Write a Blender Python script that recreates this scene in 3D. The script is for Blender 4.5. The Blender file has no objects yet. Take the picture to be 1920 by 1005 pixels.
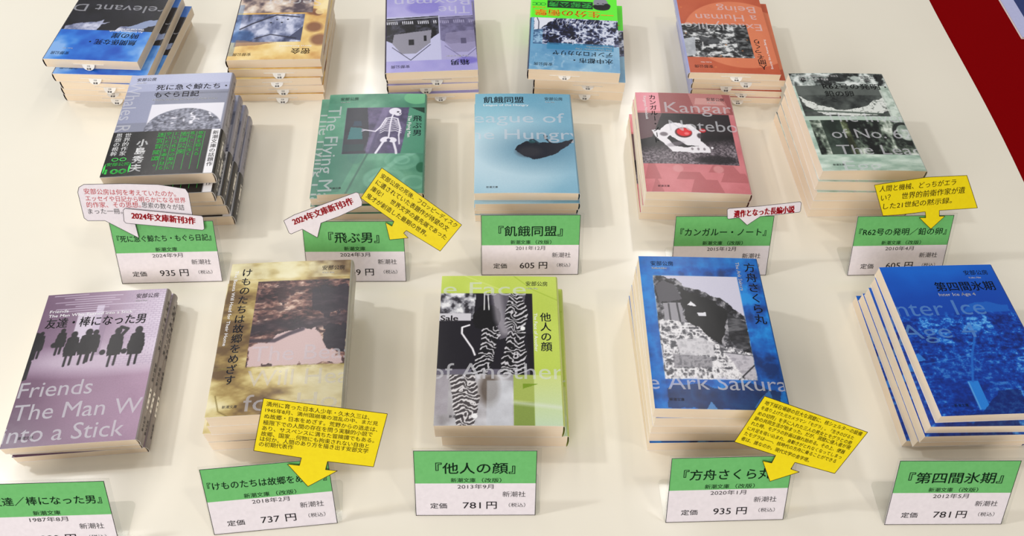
import bpy, math, random
import numpy as np
from mathutils import Vector, Matrix

# ------------------------------------------------------------------ camera
S = 0.001                       # all sizes below are in millimetres
scene = bpy.context.scene
C = scene.collection
F_PX, CAM_H, PITCH, ROLL, CY = 1485.069, 606.584, 0.927986, 0.035972, 551.476
cam_data = bpy.data.cameras.new('camera')
cam = bpy.data.objects.new('camera', cam_data)
C.objects.link(cam)
scene.camera = cam
cam_data.sensor_fit = 'HORIZONTAL'
cam_data.sensor_width = 36.0
cam_data.lens = F_PX / 1920 * 36.0
cam_data.shift_y = (CY - 502.5) / 1920
cam_data.clip_start = 0.01
_c, _s = math.cos(PITCH), math.sin(PITCH)
fw = Vector((0, _c, -_s)); up0 = Vector((0, _s, _c)); r0 = Vector((1, 0, 0))
cr, sr = math.cos(ROLL), math.sin(ROLL)
rt = cr * r0 + sr * up0
upv = -sr * r0 + cr * up0
m = Matrix.Identity(4)
for i in range(3):
    m[i][0] = rt[i]; m[i][1] = upv[i]; m[i][2] = -fw[i]
m[2][3] = CAM_H * S
cam.matrix_world = m

# ------------------------------------------------------------------ world, lamps, exposure
world = bpy.data.worlds.new('shop_ambience')
scene.world = world
world.use_nodes = True
bg = world.node_tree.nodes['Background']
bg.inputs[0].default_value = (1.0, 0.975, 0.95, 1)
bg.inputs[1].default_value = 0.33
scene.view_settings.view_transform = 'Standard'
scene.view_settings.look = 'None'
scene.view_settings.gamma = 1.0
scene.view_settings.exposure = -0.05
scene.view_settings.use_curve_mapping = False

def lamp(name, loc, size, power, color, target=(0, 0.5, 0)):
    d = bpy.data.lights.new(name, 'AREA')
    d.shape = 'RECTANGLE'
    d.size, d.size_y = size
    d.energy = power
    d.color = color
    o = bpy.data.objects.new(name, d)
    C.objects.link(o)
    o.location = loc
    v = Vector(target) - Vector(loc)
    o.rotation_euler = v.to_track_quat('-Z', 'Y').to_euler()
    return o

# rows of ceiling fittings of the shop, beyond and over the table
for x, p in ((-1.55, 11), (-0.78, 11), (0.62, 9)):
    lamp('ceiling_tube', (x, 2.3, 2.1), (0.14, 2.4), p, (1.0, 0.97, 0.94), (x, 2.3, 0))
lamp('ceiling_spot', (-1.6, 0.8, 1.7), (0.10, 0.10), 12, (0.95, 0.97, 1.0))
lamp('ceiling_spot', (0.9, 0.0, 2.0), (0.12, 0.12), 4, (1.0, 0.93, 0.84))
lamp('side_fill', (-2.1, 0.5, 0.6), (1.4, 0.6), 11, (0.82, 0.89, 1.0), (0, 0.5, 0))  # added low cool fill lifting the left-facing page edges, not a shop fitting
lamp('front_fill', (-0.6, -1.7, 1.25), (1.6, 0.9), 31, (1.0, 0.96, 0.95), (0, 0.5, 0))  # added fill from behind the camera, brightens cards and front page edges

# ------------------------------------------------------------------ materials
def lin(c):
    c = np.asarray(c, float) / 255.0
    return np.where(c <= 0.04045, c / 12.92, ((c + 0.055) / 1.055) ** 2.4)

def mat(name, rgb=(200, 200, 200), rough=0.6, spec=0.5, coat=0.0):
    mt = bpy.data.materials.new(name)
    mt.use_nodes = True
    b = mt.node_tree.nodes['Principled BSDF']
    l = lin(rgb)
    b.inputs['Base Color'].default_value = (l[0], l[1], l[2], 1)
    b.inputs['Roughness'].default_value = rough
    b.inputs['Specular IOR Level'].default_value = spec
    b.inputs['Coat Weight'].default_value = coat
    return mt, mt.node_tree, b

def nz(nt, scale, detail=4, vec=None, mapping=None, rough=0.55):
    n = nt.nodes.new('ShaderNodeTexNoise')
    n.inputs['Scale'].default_value = scale
    n.inputs['Detail'].default_value = detail
    n.inputs['Roughness'].default_value = rough
    tc = nt.nodes.new('ShaderNodeTexCoord')
    if mapping:
        mp = nt.nodes.new('ShaderNodeMapping')
        mp.inputs['Scale'].default_value = mapping
        nt.links.new(tc.outputs['Object'], mp.inputs[0])
        nt.links.new(mp.outputs[0], n.inputs['Vector'])
    else:
        nt.links.new(tc.outputs['Object'], n.inputs['Vector'])
    return n

def mixcol(nt, fac, a, b, mode='MIX'):
    x = nt.nodes.new('ShaderNodeMix')
    x.data_type = 'RGBA'; x.blend_type = mode
    for sock, val in ((x.inputs[0], fac), (x.inputs[6], a), (x.inputs[7], b)):
        if hasattr(val, 'is_output'):
            nt.links.new(val, sock)
        elif isinstance(val, (int, float)):
            sock.default_value = val
        else:
            l = lin(val); sock.default_value = (l[0], l[1], l[2], 1)
    return x.outputs[2]

def bump(nt, b, height, strength, dist):
    bp = nt.nodes.new('ShaderNodeBump')
    bp.inputs['Strength'].default_value = strength
    bp.inputs['Distance'].default_value = dist
    nt.links.new(height, bp.inputs['Height'])
    nt.links.new(bp.outputs[0], b.inputs['Normal'])

M = {}
# printed laminated cover: ink colours come with the mesh, paper grain from nodes
mt, nt, b = mat('printed_cover', rough=0.24, spec=0.42, coat=0.0)
b.inputs['Coat Roughness'].default_value = 0.18
at = nt.nodes.new('ShaderNodeAttribute'); at.attribute_name = 'ink'
n = nz(nt, 900, 2)
out = mixcol(nt, 0.10, at.outputs['Color'], n.outputs['Fac'], 'OVERLAY')
nt.links.new(out, b.inputs['Base Color'])
n2 = nz(nt, 60, 2); bump(nt, b, n2.outputs['Fac'], 0.15, 0.0006)
M['cover'] = mt
mt, nt, b = mat('page_edges', (238, 214, 176), rough=0.85, spec=0.2)
n = nz(nt, 1, 3, mapping=(12, 12, 2600))
nb = nz(nt, 22, 3)
o1 = mixcol(nt, n.outputs['Fac'], (240, 225, 208), (252, 244, 233))
o2 = mixcol(nt, nb.outputs['Fac'], (255, 240, 215), (255, 255, 250))
nt.links.new(mixcol(nt, 1.0, o1, o2, 'MULTIPLY'), b.inputs['Base Color'])
bump(nt, b, n.outputs['Fac'], 0.35, 0.0004)
M['pages'] = mt
mt, nt, b = mat('white_vinyl', (236, 228, 208), rough=0.2, spec=0.9)
n = nz(nt, 3.0, 4)
nt.links.new(mixcol(nt, n.outputs['Fac'], (238, 231, 213), (247, 241, 225)), b.inputs['Base Color'])
n2 = nz(nt, 7, 3); bump(nt, b, n2.outputs['Fac'], 0.12, 0.004)
n3 = nz(nt, 14, 5)
mr = nt.nodes.new('ShaderNodeMapRange'); mr.inputs[3].default_value = 0.06; mr.inputs[4].default_value = 0.22
nt.links.new(n3.outputs['Fac'], mr.inputs[0]); nt.links.new(mr.outputs[0], b.inputs['Roughness'])
M['vinyl'] = mt
mt, nt, b = mat('red_cloth', (150, 6, 10), rough=0.9, spec=0.03)
n = nz(nt, 1500, 2); nt.links.new(mixcol(nt, n.outputs['Fac'], (116, 0, 2), (138, 1, 6)), b.inputs['Base Color'])
M['red'] = mt
# small helper for plain papers and inks, each with a faint grain
def paper(key, rgb, rough=0.6, spec=0.3, var=8):
    mt, nt, b = mat(key, rgb, rough, spec)
    n = nz(nt, 260, 3)
    lo = tuple(max(0, c - var) for c in rgb); hi = tuple(min(255, c + var) for c in rgb)
    nt.links.new(mixcol(nt, n.outputs['Fac'], lo, hi), b.inputs['Base Color'])
    M[key] = mt
paper('card_white', (240, 232, 236), 0.35)
paper('card_green', (112, 192, 112), 0.35)
paper('note_yellow', (252, 226, 8), 0.4)
paper('note_white', (240, 232, 236), 0.4)
paper('slip_white', (246, 242, 234), 0.6)
paper('black', (16, 18, 20), 0.35, var=2)
paper('softblack', (50, 46, 50), 0.4, var=2)
paper('navy', (8, 22, 40), 0.35, var=2)
paper('brown_ink', (58, 36, 12), 0.5, var=2)
paper('dark_green_ink', (8, 60, 30), 0.4, var=2)
paper('red_ink', (196, 10, 30), 0.4, var=3)
paper('white', (250, 250, 250), 0.35, var=2)
paper('green_ink', (70, 225, 90), 0.35, var=4)
paper('orange_ink', (255, 150, 20), 0.35, var=4)
paper('plastic_dark', (30, 50, 110), 0.3)
# light overprint lettering: lets the picture below show through
def ghost(key, rgb, alpha):
    mt, nt, b = mat(key, rgb, 0.3, 0.5)
    n = nz(nt, 40, 2)
    mr = nt.nodes.new('ShaderNodeMapRange'); mr.inputs[3].default_value = alpha - 0.05; mr.inputs[4].default_value = alpha + 0.05
    nt.links.new(n.outputs['Fac'], mr.inputs[0]); nt.links.new(mr.outputs[0], b.inputs['Alpha'])
    M[key] = mt
ghost('ghost', (245, 245, 250), 0.40)
ghost('ghost_soft', (235, 235, 245), 0.30)
ghost('ghost_blue', (110, 170, 236), 0.42)
# clear acrylic
mt = bpy.data.materials.new('clear_acrylic'); mt.use_nodes = True; nt = mt.node_tree
nt.nodes.clear()
o = nt.nodes.new('ShaderNodeOutputMaterial'); mx = nt.nodes.new('ShaderNodeMixShader')
tr = nt.nodes.new('ShaderNodeBsdfTransparent'); gl = nt.nodes.new('ShaderNodeBsdfGlossy')
lw = nt.nodes.new('ShaderNodeLayerWeight'); fr = nt.nodes.new('ShaderNodeMapRange')
pw = nt.nodes.new('ShaderNodeMath'); pw.operation = 'POWER'; pw.inputs[1].default_value = 3.5
nt.links.new(lw.outputs['Facing'], pw.inputs[0]); nt.links.new(pw.outputs[0], fr.inputs[0]); fr.inputs[3].default_value = 0.035; fr.inputs[4].default_value = 0.7
tr.inputs[0].default_value = (0.982, 0.985, 0.98, 1); gl.inputs['Roughness'].default_value = 0.08
n = nz(nt, 30, 2); bp = nt.nodes.new('ShaderNodeBump'); bp.inputs['Strength'].default_value = 0.05
nt.links.new(n.outputs['Fac'], bp.inputs['Height']); nt.links.new(bp.outputs[0], gl.inputs['Normal'])
nt.links.new(fr.outputs[0], mx.inputs[0]); nt.links.new(tr.outputs[0], mx.inputs[1]); nt.links.new(gl.outputs[0], mx.inputs[2])
nt.links.new(mx.outputs[0], o.inputs[0])
M['acrylic'] = mt
paper('note_lav', (186, 190, 228), 0.4)
# ------------------------------------------------------------------ mesh collecting
class MB:
    def __init__(s):
        s.v = []; s.f = []; s.m = []; s.c = []; s.mats = []; s.n = 0
    def mi(s, key):
        if key not in s.mats: s.mats.append(key)
        return s.mats.index(key)
    def add(s, verts, faces, key, col=None):
        verts = np.asarray(verts, float).reshape(-1, 3)
        i = s.mi(key)
        s.v.append(verts)
        c = np.ones((len(verts), 3)) if col is None else np.broadcast_to(np.asarray(col, float), (len(verts), 3))
        s.c.append(c)
        s.f += [tuple(int(k) + s.n for k in f) for f in faces]
        s.m += [i] * len(faces)
        s.n += len(verts)
    def grid(s, P, key, col=None):
        ny, nx = P.shape[:2]
        i = np.arange(ny - 1)[:, None] * nx + np.arange(nx - 1)[None, :]
        F = np.stack([i, i + 1, i + nx + 1, i + nx], -1).reshape(-1, 4)
        s.add(P.reshape(-1, 3), F.tolist(), key, None if col is None else np.asarray(col).reshape(-1, 3) if np.ndim(col) == 3 else col)
    def box(s, x0, x1, y0, y1, z0, z1, key, col=None):
        V = [(x, y, z) for z in (z0, z1) for y in (y0, y1) for x in (x0, x1)]
        s.add(V, [(0, 2, 3, 1), (4, 5, 7, 6), (0, 1, 5, 4), (2, 6, 7, 3), (0, 4, 6, 2), (1, 3, 7, 5)], key, col)
    def plate(s, pts, z0, z1, key, frame=None):
        n = len(pts)
        V = [(x, y, z0) for x, y in pts] + [(x, y, z1) for x, y in pts]
        fr_ = frame or (lambda a: a)
        V = fr_(np.array(V, float))
        area = sum(pts[i][0] * pts[(i + 1) % n][1] - pts[(i + 1) % n][0] * pts[i][1] for i in range(n))
        up = list(range(n, 2 * n)); dn = list(range(n - 1, -1, -1))
        sides = [(i, (i + 1) % n, n + (i + 1) % n, n + i) for i in range(n)]
        if area < 0:
            up.reverse(); dn.reverse(); sides = [f[::-1] for f in sides]
        s.add(V, [up, dn] + sides, key)
    def build(s, name, parent=None, smooth=False):
        me = bpy.data.meshes.new(name)
        V = np.concatenate(s.v) * S
        me.from_pydata(V.tolist(), [], s.f)
        for k in s.mats: me.materials.append(M[k])
        me.polygons.foreach_set('material_index', s.m)
        if smooth: me.polygons.foreach_set('use_smooth', [True] * len(s.f))
        if 'cover' in s.mats:
            a = me.color_attributes.new('ink', 'FLOAT_COLOR', 'POINT')
            col = np.concatenate(s.c)
            a.data.foreach_set('color', np.concatenate([col, np.ones((len(col), 1))], 1).astype(np.float32).ravel())
        me.update()
        o = bpy.data.objects.new(name, me)
        C.objects.link(o)
        if parent: o.parent = parent
        return o

# ------------------------------------------------------------------ lettering
_tc = bpy.data.curves.new('lettering', 'FONT')
_to = bpy.data.objects.new('lettering', _tc)
C.objects.link(_to)
_cache = {}
def glyphs(s, bold=0.0, res=3):
    k = (s, bold, res)
    if k not in _cache:
        _tc.body = s; _tc.offset = bold; _tc.resolution_u = res
        dg = bpy.context.evaluated_depsgraph_get(); dg.update()
        me = bpy.data.meshes.new_from_object(_to.evaluated_get(dg))
        V = np.zeros(len(me.vertices) * 3); me.vertices.foreach_get('co', V)
        _cache[k] = (V.reshape(-1, 3)[:, :2].copy(), [tuple(p.vertices) for p in me.polygons])
        bpy.data.meshes.remove(me)
    return _cache[k]

def clip_poly(V, Fs, x0, x1, y0, y1):
    out_v, out_f = [], []
    for f in Fs:
        P = [tuple(V[i]) for i in f]
        for ax, lim, sg in ((0, x0, 1), (0, x1, -1), (1, y0, 1), (1, y1, -1)):
            Q = []
            for i in range(len(P)):
                a, b_ = P[i], P[(i + 1) % len(P)]
                da, db = sg * (a[ax] - lim), sg * (b_[ax] - lim)
                if da >= 0: Q.append(a)
                if (da > 0 > db) or (da < 0 < db):
                    t = da / (da - db); Q.append((a[0] + t * (b_[0] - a[0]), a[1] + t * (b_[1] - a[1])))
            P = Q
            if len(P) < 3: break
        if len(P) >= 3:
            out_f.append(tuple(range(len(out_v), len(out_v) + len(P)))); out_v += P
    return np.array(out_v).reshape(-1, 2), out_f

def text(mb, s, x, y, size, key, w=None, ang=0.0, bold=0.0, frame=None, clip=None, align='l', slant=0.0):
    """left-centre of the line at x, y; w squeezes the line to a width"""
    if bold:
        for k in (-.5, .5) if bold < .03 else (-1, -.34, .34, 1):
            d = bold * size * k
            text(mb, s, x + d * math.cos(ang), y + d * math.sin(ang), size, key, w, ang, 0.0, frame, clip, align, slant)
        if bold >= .015:
            for k in (-.4, .4):
                d = bold * size * k
                text(mb, s, x - d * math.sin(ang), y + d * math.cos(ang), size, key, w, ang, 0.0, frame, clip, align, slant)
        return
    V, Fs = glyphs(s)
    if not len(V): return
    x0, x1 = V[:, 0].min(), V[:, 0].max()
    sx = size if w is None else w / (x1 - x0)
    P = np.stack([(V[:, 0] - x0) * sx, (V[:, 1] - 0.37) * size], 1)
    P[:, 0] += slant * P[:, 1]
    L = (x1 - x0) * sx
    if align == 'c': P[:, 0] -= L / 2
    if align == 'r': P[:, 0] -= L
    ca, sa = math.cos(ang), math.sin(ang)
    P = np.stack([x + P[:, 0] * ca - P[:, 1] * sa, y + P[:, 0] * sa + P[:, 1] * ca], 1)
    if clip is not None:
        P, Fs = clip_poly(P, Fs, *clip)
        if not len(P): return
    Q = np.concatenate([P, np.zeros((len(P), 1))], 1)
    if frame: Q = frame(Q)
    mb.add(Q, Fs, key, (1, 1, 1))

def vtext(mb, s, x, y, size, key, step=None, bold=0.0, frame=None):
    """upright column of characters, first one's top at x, y"""
    step = step or size
    for i, ch in enumerate(s):
        cy = y - step * (i + 0.5)
        if ch in 'ー―・／' and ch != '・':
            text(mb, ch, x, cy, size, key, ang=0, bold=bold, frame=frame and (lambda Q, cy=cy: frame(rotq(Q, x, cy))) or (lambda Q, cy=cy: rotq(Q, x, cy)), align='c')
        else:
            dx, dy = (size * .12, size * .12) if ch in 'っッ、。' else (0, 0)
            text(mb, ch, x + dx, cy + dy, size, key, bold=bold, frame=frame, align='c')
def rotq(Q, x, y):
    R = Q.copy(); R[:, 0] = x + (Q[:, 1] - y); R[:, 1] = y - (Q[:, 0] - x); return R

# ------------------------------------------------------------------ object helpers
def tag(o, label=None, cat=None, group=None, kind=None):
    if label: o['label'] = label
    if cat: o['category'] = cat
    if group: o['group'] = group
    if kind: o['kind'] = kind
    return o
def empty(name, loc, rz=0.0):
    o = bpy.data.objects.new(name, None)
    o.empty_display_size = 0.02
    C.objects.link(o)
    o.location = Vector(loc) * S
    o.rotation_euler = (0, 0, rz)
    return o

# ------------------------------------------------------------------ table
mb = MB()
mb.box(-1100, 1300, -60, 1500, -40, -3, 'red')
top = mb.build('display_table')
tag(top, 'red cloth covered display table under the white vinyl sheet', 'table')
lg = MB(); lg.box(-1090, 1290, -50, 1490, -700, -40, 'red'); lg.build('table_skirt', top)
mb = MB()
gx = np.linspace(-1000, 553, 60); gy = np.linspace(-50, 1480, 50)
X, Y = np.meshgrid(gx, gy)
edge = np.clip((X - 500) / 53, 0, 1)
XX = X + edge * 3.0 * np.sin(Y * 0.011)
Z = 0 * X - edge ** 3 * 1.2
mb.grid(np.stack([XX, Y, Z], -1), 'vinyl')
P = np.stack([XX[:, ::-1], Y[:, ::-1], Z[:, ::-1] - 1.6], -1)
mb.grid(P, 'vinyl')
mb.grid(np.stack([np.stack([XX[:, -1], Y[:, -1], Z[:, -1] - 1.6], -1), np.stack([XX[:, -1], Y[:, -1], Z[:, -1]], -1)], 1)[::-1], 'vinyl')
tag(mb.build('vinyl_sheet', smooth=True), 'cream white glossy vinyl sheet that the books and cards stand on', 'table cover')
mb = MB(); mb.box(-2600, 2600, -2500, 3500, -720, -700, 'vinyl'); tag(mb.build('floor'), kind='structure')
# ------------------------------------------------------------------ printed pictures on the covers
W, H = 105.0, 151.0
class Art:
    def __init__(s, X, Y, seed=1):
        s.X, s.Y = X, Y; s.U, s.V = X / W, Y / H
        s.c = np.zeros(X.shape + (3,)); s.rs = np.random.RandomState(seed)
    def noise(s, scale, oct=4, sx=1.0, sy=1.0, gain=0.55, ridged=False):
        out = np.zeros(s.X.shape); a = 1.0; tot = 0
        for o in range(oct):
            n = 80
            T = s.rs.rand(n, n)
            x = s.X / (scale * sx) * 2 ** o + 7.3 * o; y = s.Y / (scale * sy) * 2 ** o + 3.1 * o
            xi = np.floor(x).astype(int); yi = np.floor(y).astype(int); fx = x - xi; fy = y - yi
            fx = fx * fx * (3 - 2 * fx); fy = fy * fy * (3 - 2 * fy)
            g = lambda a_, b_: T[(yi + b_) % n, (xi + a_) % n]
            v = (g(0, 0) * (1 - fx) + g(1, 0) * fx) * (1 - fy) + (g(0, 1) * (1 - fx) + g(1, 1) * fx) * fy
            if ridged: v = 1 - abs(2 * v - 1)
            out += a * v; tot += a; a *= gain
        return out / tot
    def put(s, mask, col, alpha=1.0):
        m_ = np.clip(mask, 0, 1)[..., None] * alpha
        s.c = s.c * (1 - m_) + (np.asarray(col, float)) * m_
    def remap(s, u=None, v=None):
        """(old, new, old, new): what was laid out at old now prints at new"""
        if u: s.U = u[0] + (s.X / W - u[1]) * (u[2] - u[0]) / (u[3] - u[1]); s.X = s.U * W
        if v: s.V = v[0] + (s.Y / H - v[1]) * (v[2] - v[0]) / (v[3] - v[1]); s.Y = s.V * H
    def ramp(s, t, stops):
        ks = [k for k, _ in stops]
        return np.stack([np.interp(t, ks, [c[i] for _, c in stops]) for i in range(3)], -1)
    def rect(s, u0, u1, v0, v1, soft=0.004):
        f = lambda x, a, b_: np.clip((x - a) / soft + .5, 0, 1) * np.clip((b_ - x) / soft + .5, 0, 1)
        return f(s.U, u0, u1) * f(s.V, v0, v1)
    def ell(s, u, v, ru, rv, soft=0.06, ang=0.0):
        dx, dy = s.X - u * W, s.Y - v * H
        c, n = math.cos(ang), math.sin(ang)
        a = (dx * c + dy * n) / (ru * W); b_ = (-dx * n + dy * c) / (rv * W)
        return np.clip((1 - np.sqrt(a * a + b_ * b_)) / soft + .5, 0, 1)
    def line(s, pts, wd, soft=0.5):
        """pts in u, v; width in mm"""
        best = np.full(s.X.shape, 1e9)
        for (a, b_), (c, d) in zip(pts[:-1], pts[1:]):
            ax, ay, bx, by = a * W, b_ * H, c * W, d * H
            L = (bx - ax) ** 2 + (by - ay) ** 2 + 1e-9
            t = np.clip(((s.X - ax) * (bx - ax) + (s.Y - ay) * (by - ay)) / L, 0, 1)
            best = np.minimum(best, np.hypot(s.X - ax - t * (bx - ax), s.Y - ay - t * (by - ay)))
        return np.clip((wd / 2 - best) / soft + .5, 0, 1)
    def poly(s, pts, jit=None, amp=0.0):
        x, y = s.U, s.V
        if jit is not None: x = x + (jit - .5) * amp; y = y + (jit[::-1] - .5) * amp
        ins = np.zeros(s.X.shape, bool)
        for i in range(len(pts)):
            (x0, y0), (x1, y1) = pts[i], pts[(i + 1) % len(pts)]
            if y0 == y1: continue
            cr_ = ((y0 > y) != (y1 > y)) & (x < (x1 - x0) * (y - y0) / (y1 - y0) + x0)
            ins ^= cr_
        return ins.astype(float)

BW = [(0, (20, 20, 24)), (.35, (60, 60, 64)), (.6, (140, 140, 142)), (1, (245, 245, 245))]
def con(t, k=2.5, m_=.5): return np.clip((t - m_) * k + .5, 0, 1)

def art_whale(a):
    n = a.noise(30, 3)
    a.c[:] = (176, 180, 205)
    a.put(a.rect(0, 1, .0, .82), (142, 145, 162))
    a.put(a.rect(.0, .30, .5, .82), (158, 162, 186), .8)
    a.put(a.rect(.28, 1, .78, .80), (112, 115, 130), .5)
    a.put(a.rect(0, 1, .9, 1), (196, 200, 224), .6)
    a.remap((.33, .28, .95, .97), (.735, .68, .30, .34))
    a.put(a.rect(.33, .95, .25, .735), (228, 226, 234))
    r = a.noise(9, 4, ridged=True); f = a.noise(2.2, 3)
    body = a.ramp(con(f * .55 + r * .3, 2.2, .42), [(0, (48, 50, 64)), (1, (176, 178, 192))])
    e = a.ell(.64, .41, .32, .38, .03)
    a.put(e, body)
    veins = con(a.noise(16, 3, ridged=True), 14, .86)
    a.put(e * veins, (242, 240, 248), .9)
    a.put(e * np.clip((a.V - .69) / .02, 0, 1), (70, 74, 96), .7)
def art_whale_band(a):
    a.c[:] = (26, 26, 28)
    n = a.noise(26, 3)
    a.put(np.clip(n * 1.6 - .3, 0, 1) * a.rect(.3, .92, 0, 1), (84, 74, 72), .45)
    a.put(a.rect(.905, .99, -.1, 1), (240, 238, 240))
def art_fly(a):
    n = a.noise(26, 4)
    a.c[:] = a.ramp(n, [(0, (52, 112, 92)), (.5, (92, 150, 124)), (1, (140, 190, 162))])
    a.put(a.rect(.0, .30, .0, .9), (98, 158, 134), .35)
    a.put(a.ell(.90, .955, .13, .10, .08), (132, 196, 150), .75)
    a.put(a.poly([(0, 0), (.2, .02), (.42, .5), (.0, .55)]), (74, 122, 110), .5)
    a.put(a.line([(.27, .0), (.5, .5)], 2.0), (48, 96, 84), .7)
    a.put(a.ell(.33, .36, .08, .12, .1), (66, 124, 112), .5)
    for u, v, r in ((.78, .31, .17), (.62, .13, .2), (.9, .1, .12), (.78, .31, .08)):
        a.put(a.ell(u, v, r, r * .8, .12), (156, 206, 182), .35); a.put(a.ell(u, v, r * .7, r * .5, .2), (92, 150, 126), .4)
    a.put(a.line([(.93, .40), (.72, .30), (.5, .12)], 5, 2), (160, 208, 186), .4)
    a.put(a.ell(.97, .24, .05, .07, .2), (30, 100, 70), .7)
    # photograph
    a.remap(None, (.865, .85, .41, .375))
    p = a.rect(.19, 1.0, .41, .865)
    f = a.noise(8, 4)
    a.put(p, a.ramp(f, [(0, (66, 62, 88)), (1, (136, 124, 160))]))
    a.put(p * a.poly([(.19, .41), (.42, .41), (.44, .60), (.40, .865), (.19, .865)]), (38, 44, 56), .85)
    a.put(p * a.poly([(.23, .55), (.38, .55), (.36, .66), (.25, .67)]), (60, 130, 132), .9)
    a.put(p * a.poly([(.27, .68), (.36, .68), (.35, .73), (.28, .73)]), (46, 74, 96), .9)
    a.put(p * a.poly([(.19, .43), (.40, .44), (.40, .5), (.2, .5)]), (34, 70, 74), .9)
    a.put(p * a.line([(.44, .45), (.60, .86)], 7, 2), (150, 140, 172), .5)
    a.put(p * a.line([(.46, .41), (.52, .62)], 3, 1), (84, 78, 112), .7)
    a.put(p * a.poly([(.83, .88), (1, .88), (1, .41), (.76, .41), (.80, .62)]), (92, 158, 128), .92)
    a.put(p * a.poly([(.83, .87), (1, .87), (1, .80), (.9, .84)]), (26, 60, 48), .9)
    # skeleton
    b_ = (232, 228, 240)
    def L(pts, w): a.put(a.line(pts, w, .6), b_)
    a.put(a.ell(.685, .825, .062, .050, .1), b_); a.put(a.ell(.715, .80, .035, .03, .1), b_)
    a.put(a.ell(.715, .818, .014, .012, .2), (70, 62, 84)); a.put(a.ell(.735, .800, .008, .008, .3), (70, 62, 84))
    L([(.665, .79), (.655, .76), (.645, .70), (.64, .62), (.635, .565)], 1.7)
    L([(.60, .755), (.655, .765), (.715, .75)], 1.5)
    for k in range(7):
        y = .745 - k * .019; w_ = .055 + .012 * min(k, 4)
        a.put(a.line([(.65 - w_, y - .022), (.64 - w_ * .5, y), (.65, y - .004), (.65 + w_ * .5, y), (.655 + w_, y - .022)], .9, .4), b_)
    L([(.60, .755), (.545, .665), (.50, .625)], 1.7); L([(.50, .625), (.40, .64)], 1.4)
    for k in range(3): L([(.40, .64), (.365, .65 - .012 * k)], .7)
    L([(.715, .75), (.745, .66), (.735, .585)], 1.7); L([(.735, .585), (.745, .50)], 1.4)
    a.put(a.ell(.60, .545, .05, .035, .2, .5), b_); a.put(a.ell(.675, .54, .045, .035, .2, -.4), b_); a.put(a.ell(.637, .54, .018, .02, .2), (84, 78, 112))
    L([(.59, .53), (.545, .455), (.52, .415)], 2.4); L([(.685, .525), (.715, .44), (.72, .41)], 2.4)
def art_league(a):
    n = a.noise(34, 4); n2 = a.noise(5, 3)
    t = .5 + (n - .5) * .5 + (n2 - .5) * .12
    a.c[:] = a.ramp(np.clip(t, 0, 1), [(0, (104, 158, 184)), (1, (150, 190, 208))])
    a.put(a.ell(.18, .40, .55, .55, 1.0), (206, 226, 234), .9)
    a.put(a.ell(.40, .22, .5, .35, 1.0), (186, 212, 224), .7)
    a.put(np.clip((a.V - .8) / .25, 0, 1), (112, 166, 190), .6)
    a.put(a.ell(.05, .95, .35, .5, .9), (150, 200, 214), .5)
    a.remap(None, (.455, .405, .565, .52))
    a.put(a.ell(.62, .47, .44, .26, .9), (84, 128, 152), .55)
    j = a.noise(6, 3)
    a.put(a.poly([(.40, .455), (.42, .50), (.52, .545), (.66, .53), (.80, .525), (1.0, .565), (.99, .54), (.90, .485), (.80, .42), (.66, .385), (.58, .37), (.48, .40)], j, .02), (34, 40, 54))
    a.put(a.ell(.54, .44, .12, .07, .7), (68, 66, 72), .7)
    a.put(a.line([(.76, .52), (.70, .575), (.72, .59)], 1.8, .6), (30, 36, 48)); a.put(a.line([(.70, .575), (.695, .60)], 1.2, .5), (30, 36, 48))
    a.put(a.line([(.64, .52), (.58, .56), (.55, .55)], 2, .6), (46, 70, 84)); a.put(a.ell(.57, .535, .035, .02, .4), (44, 92, 96), .8)
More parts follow.
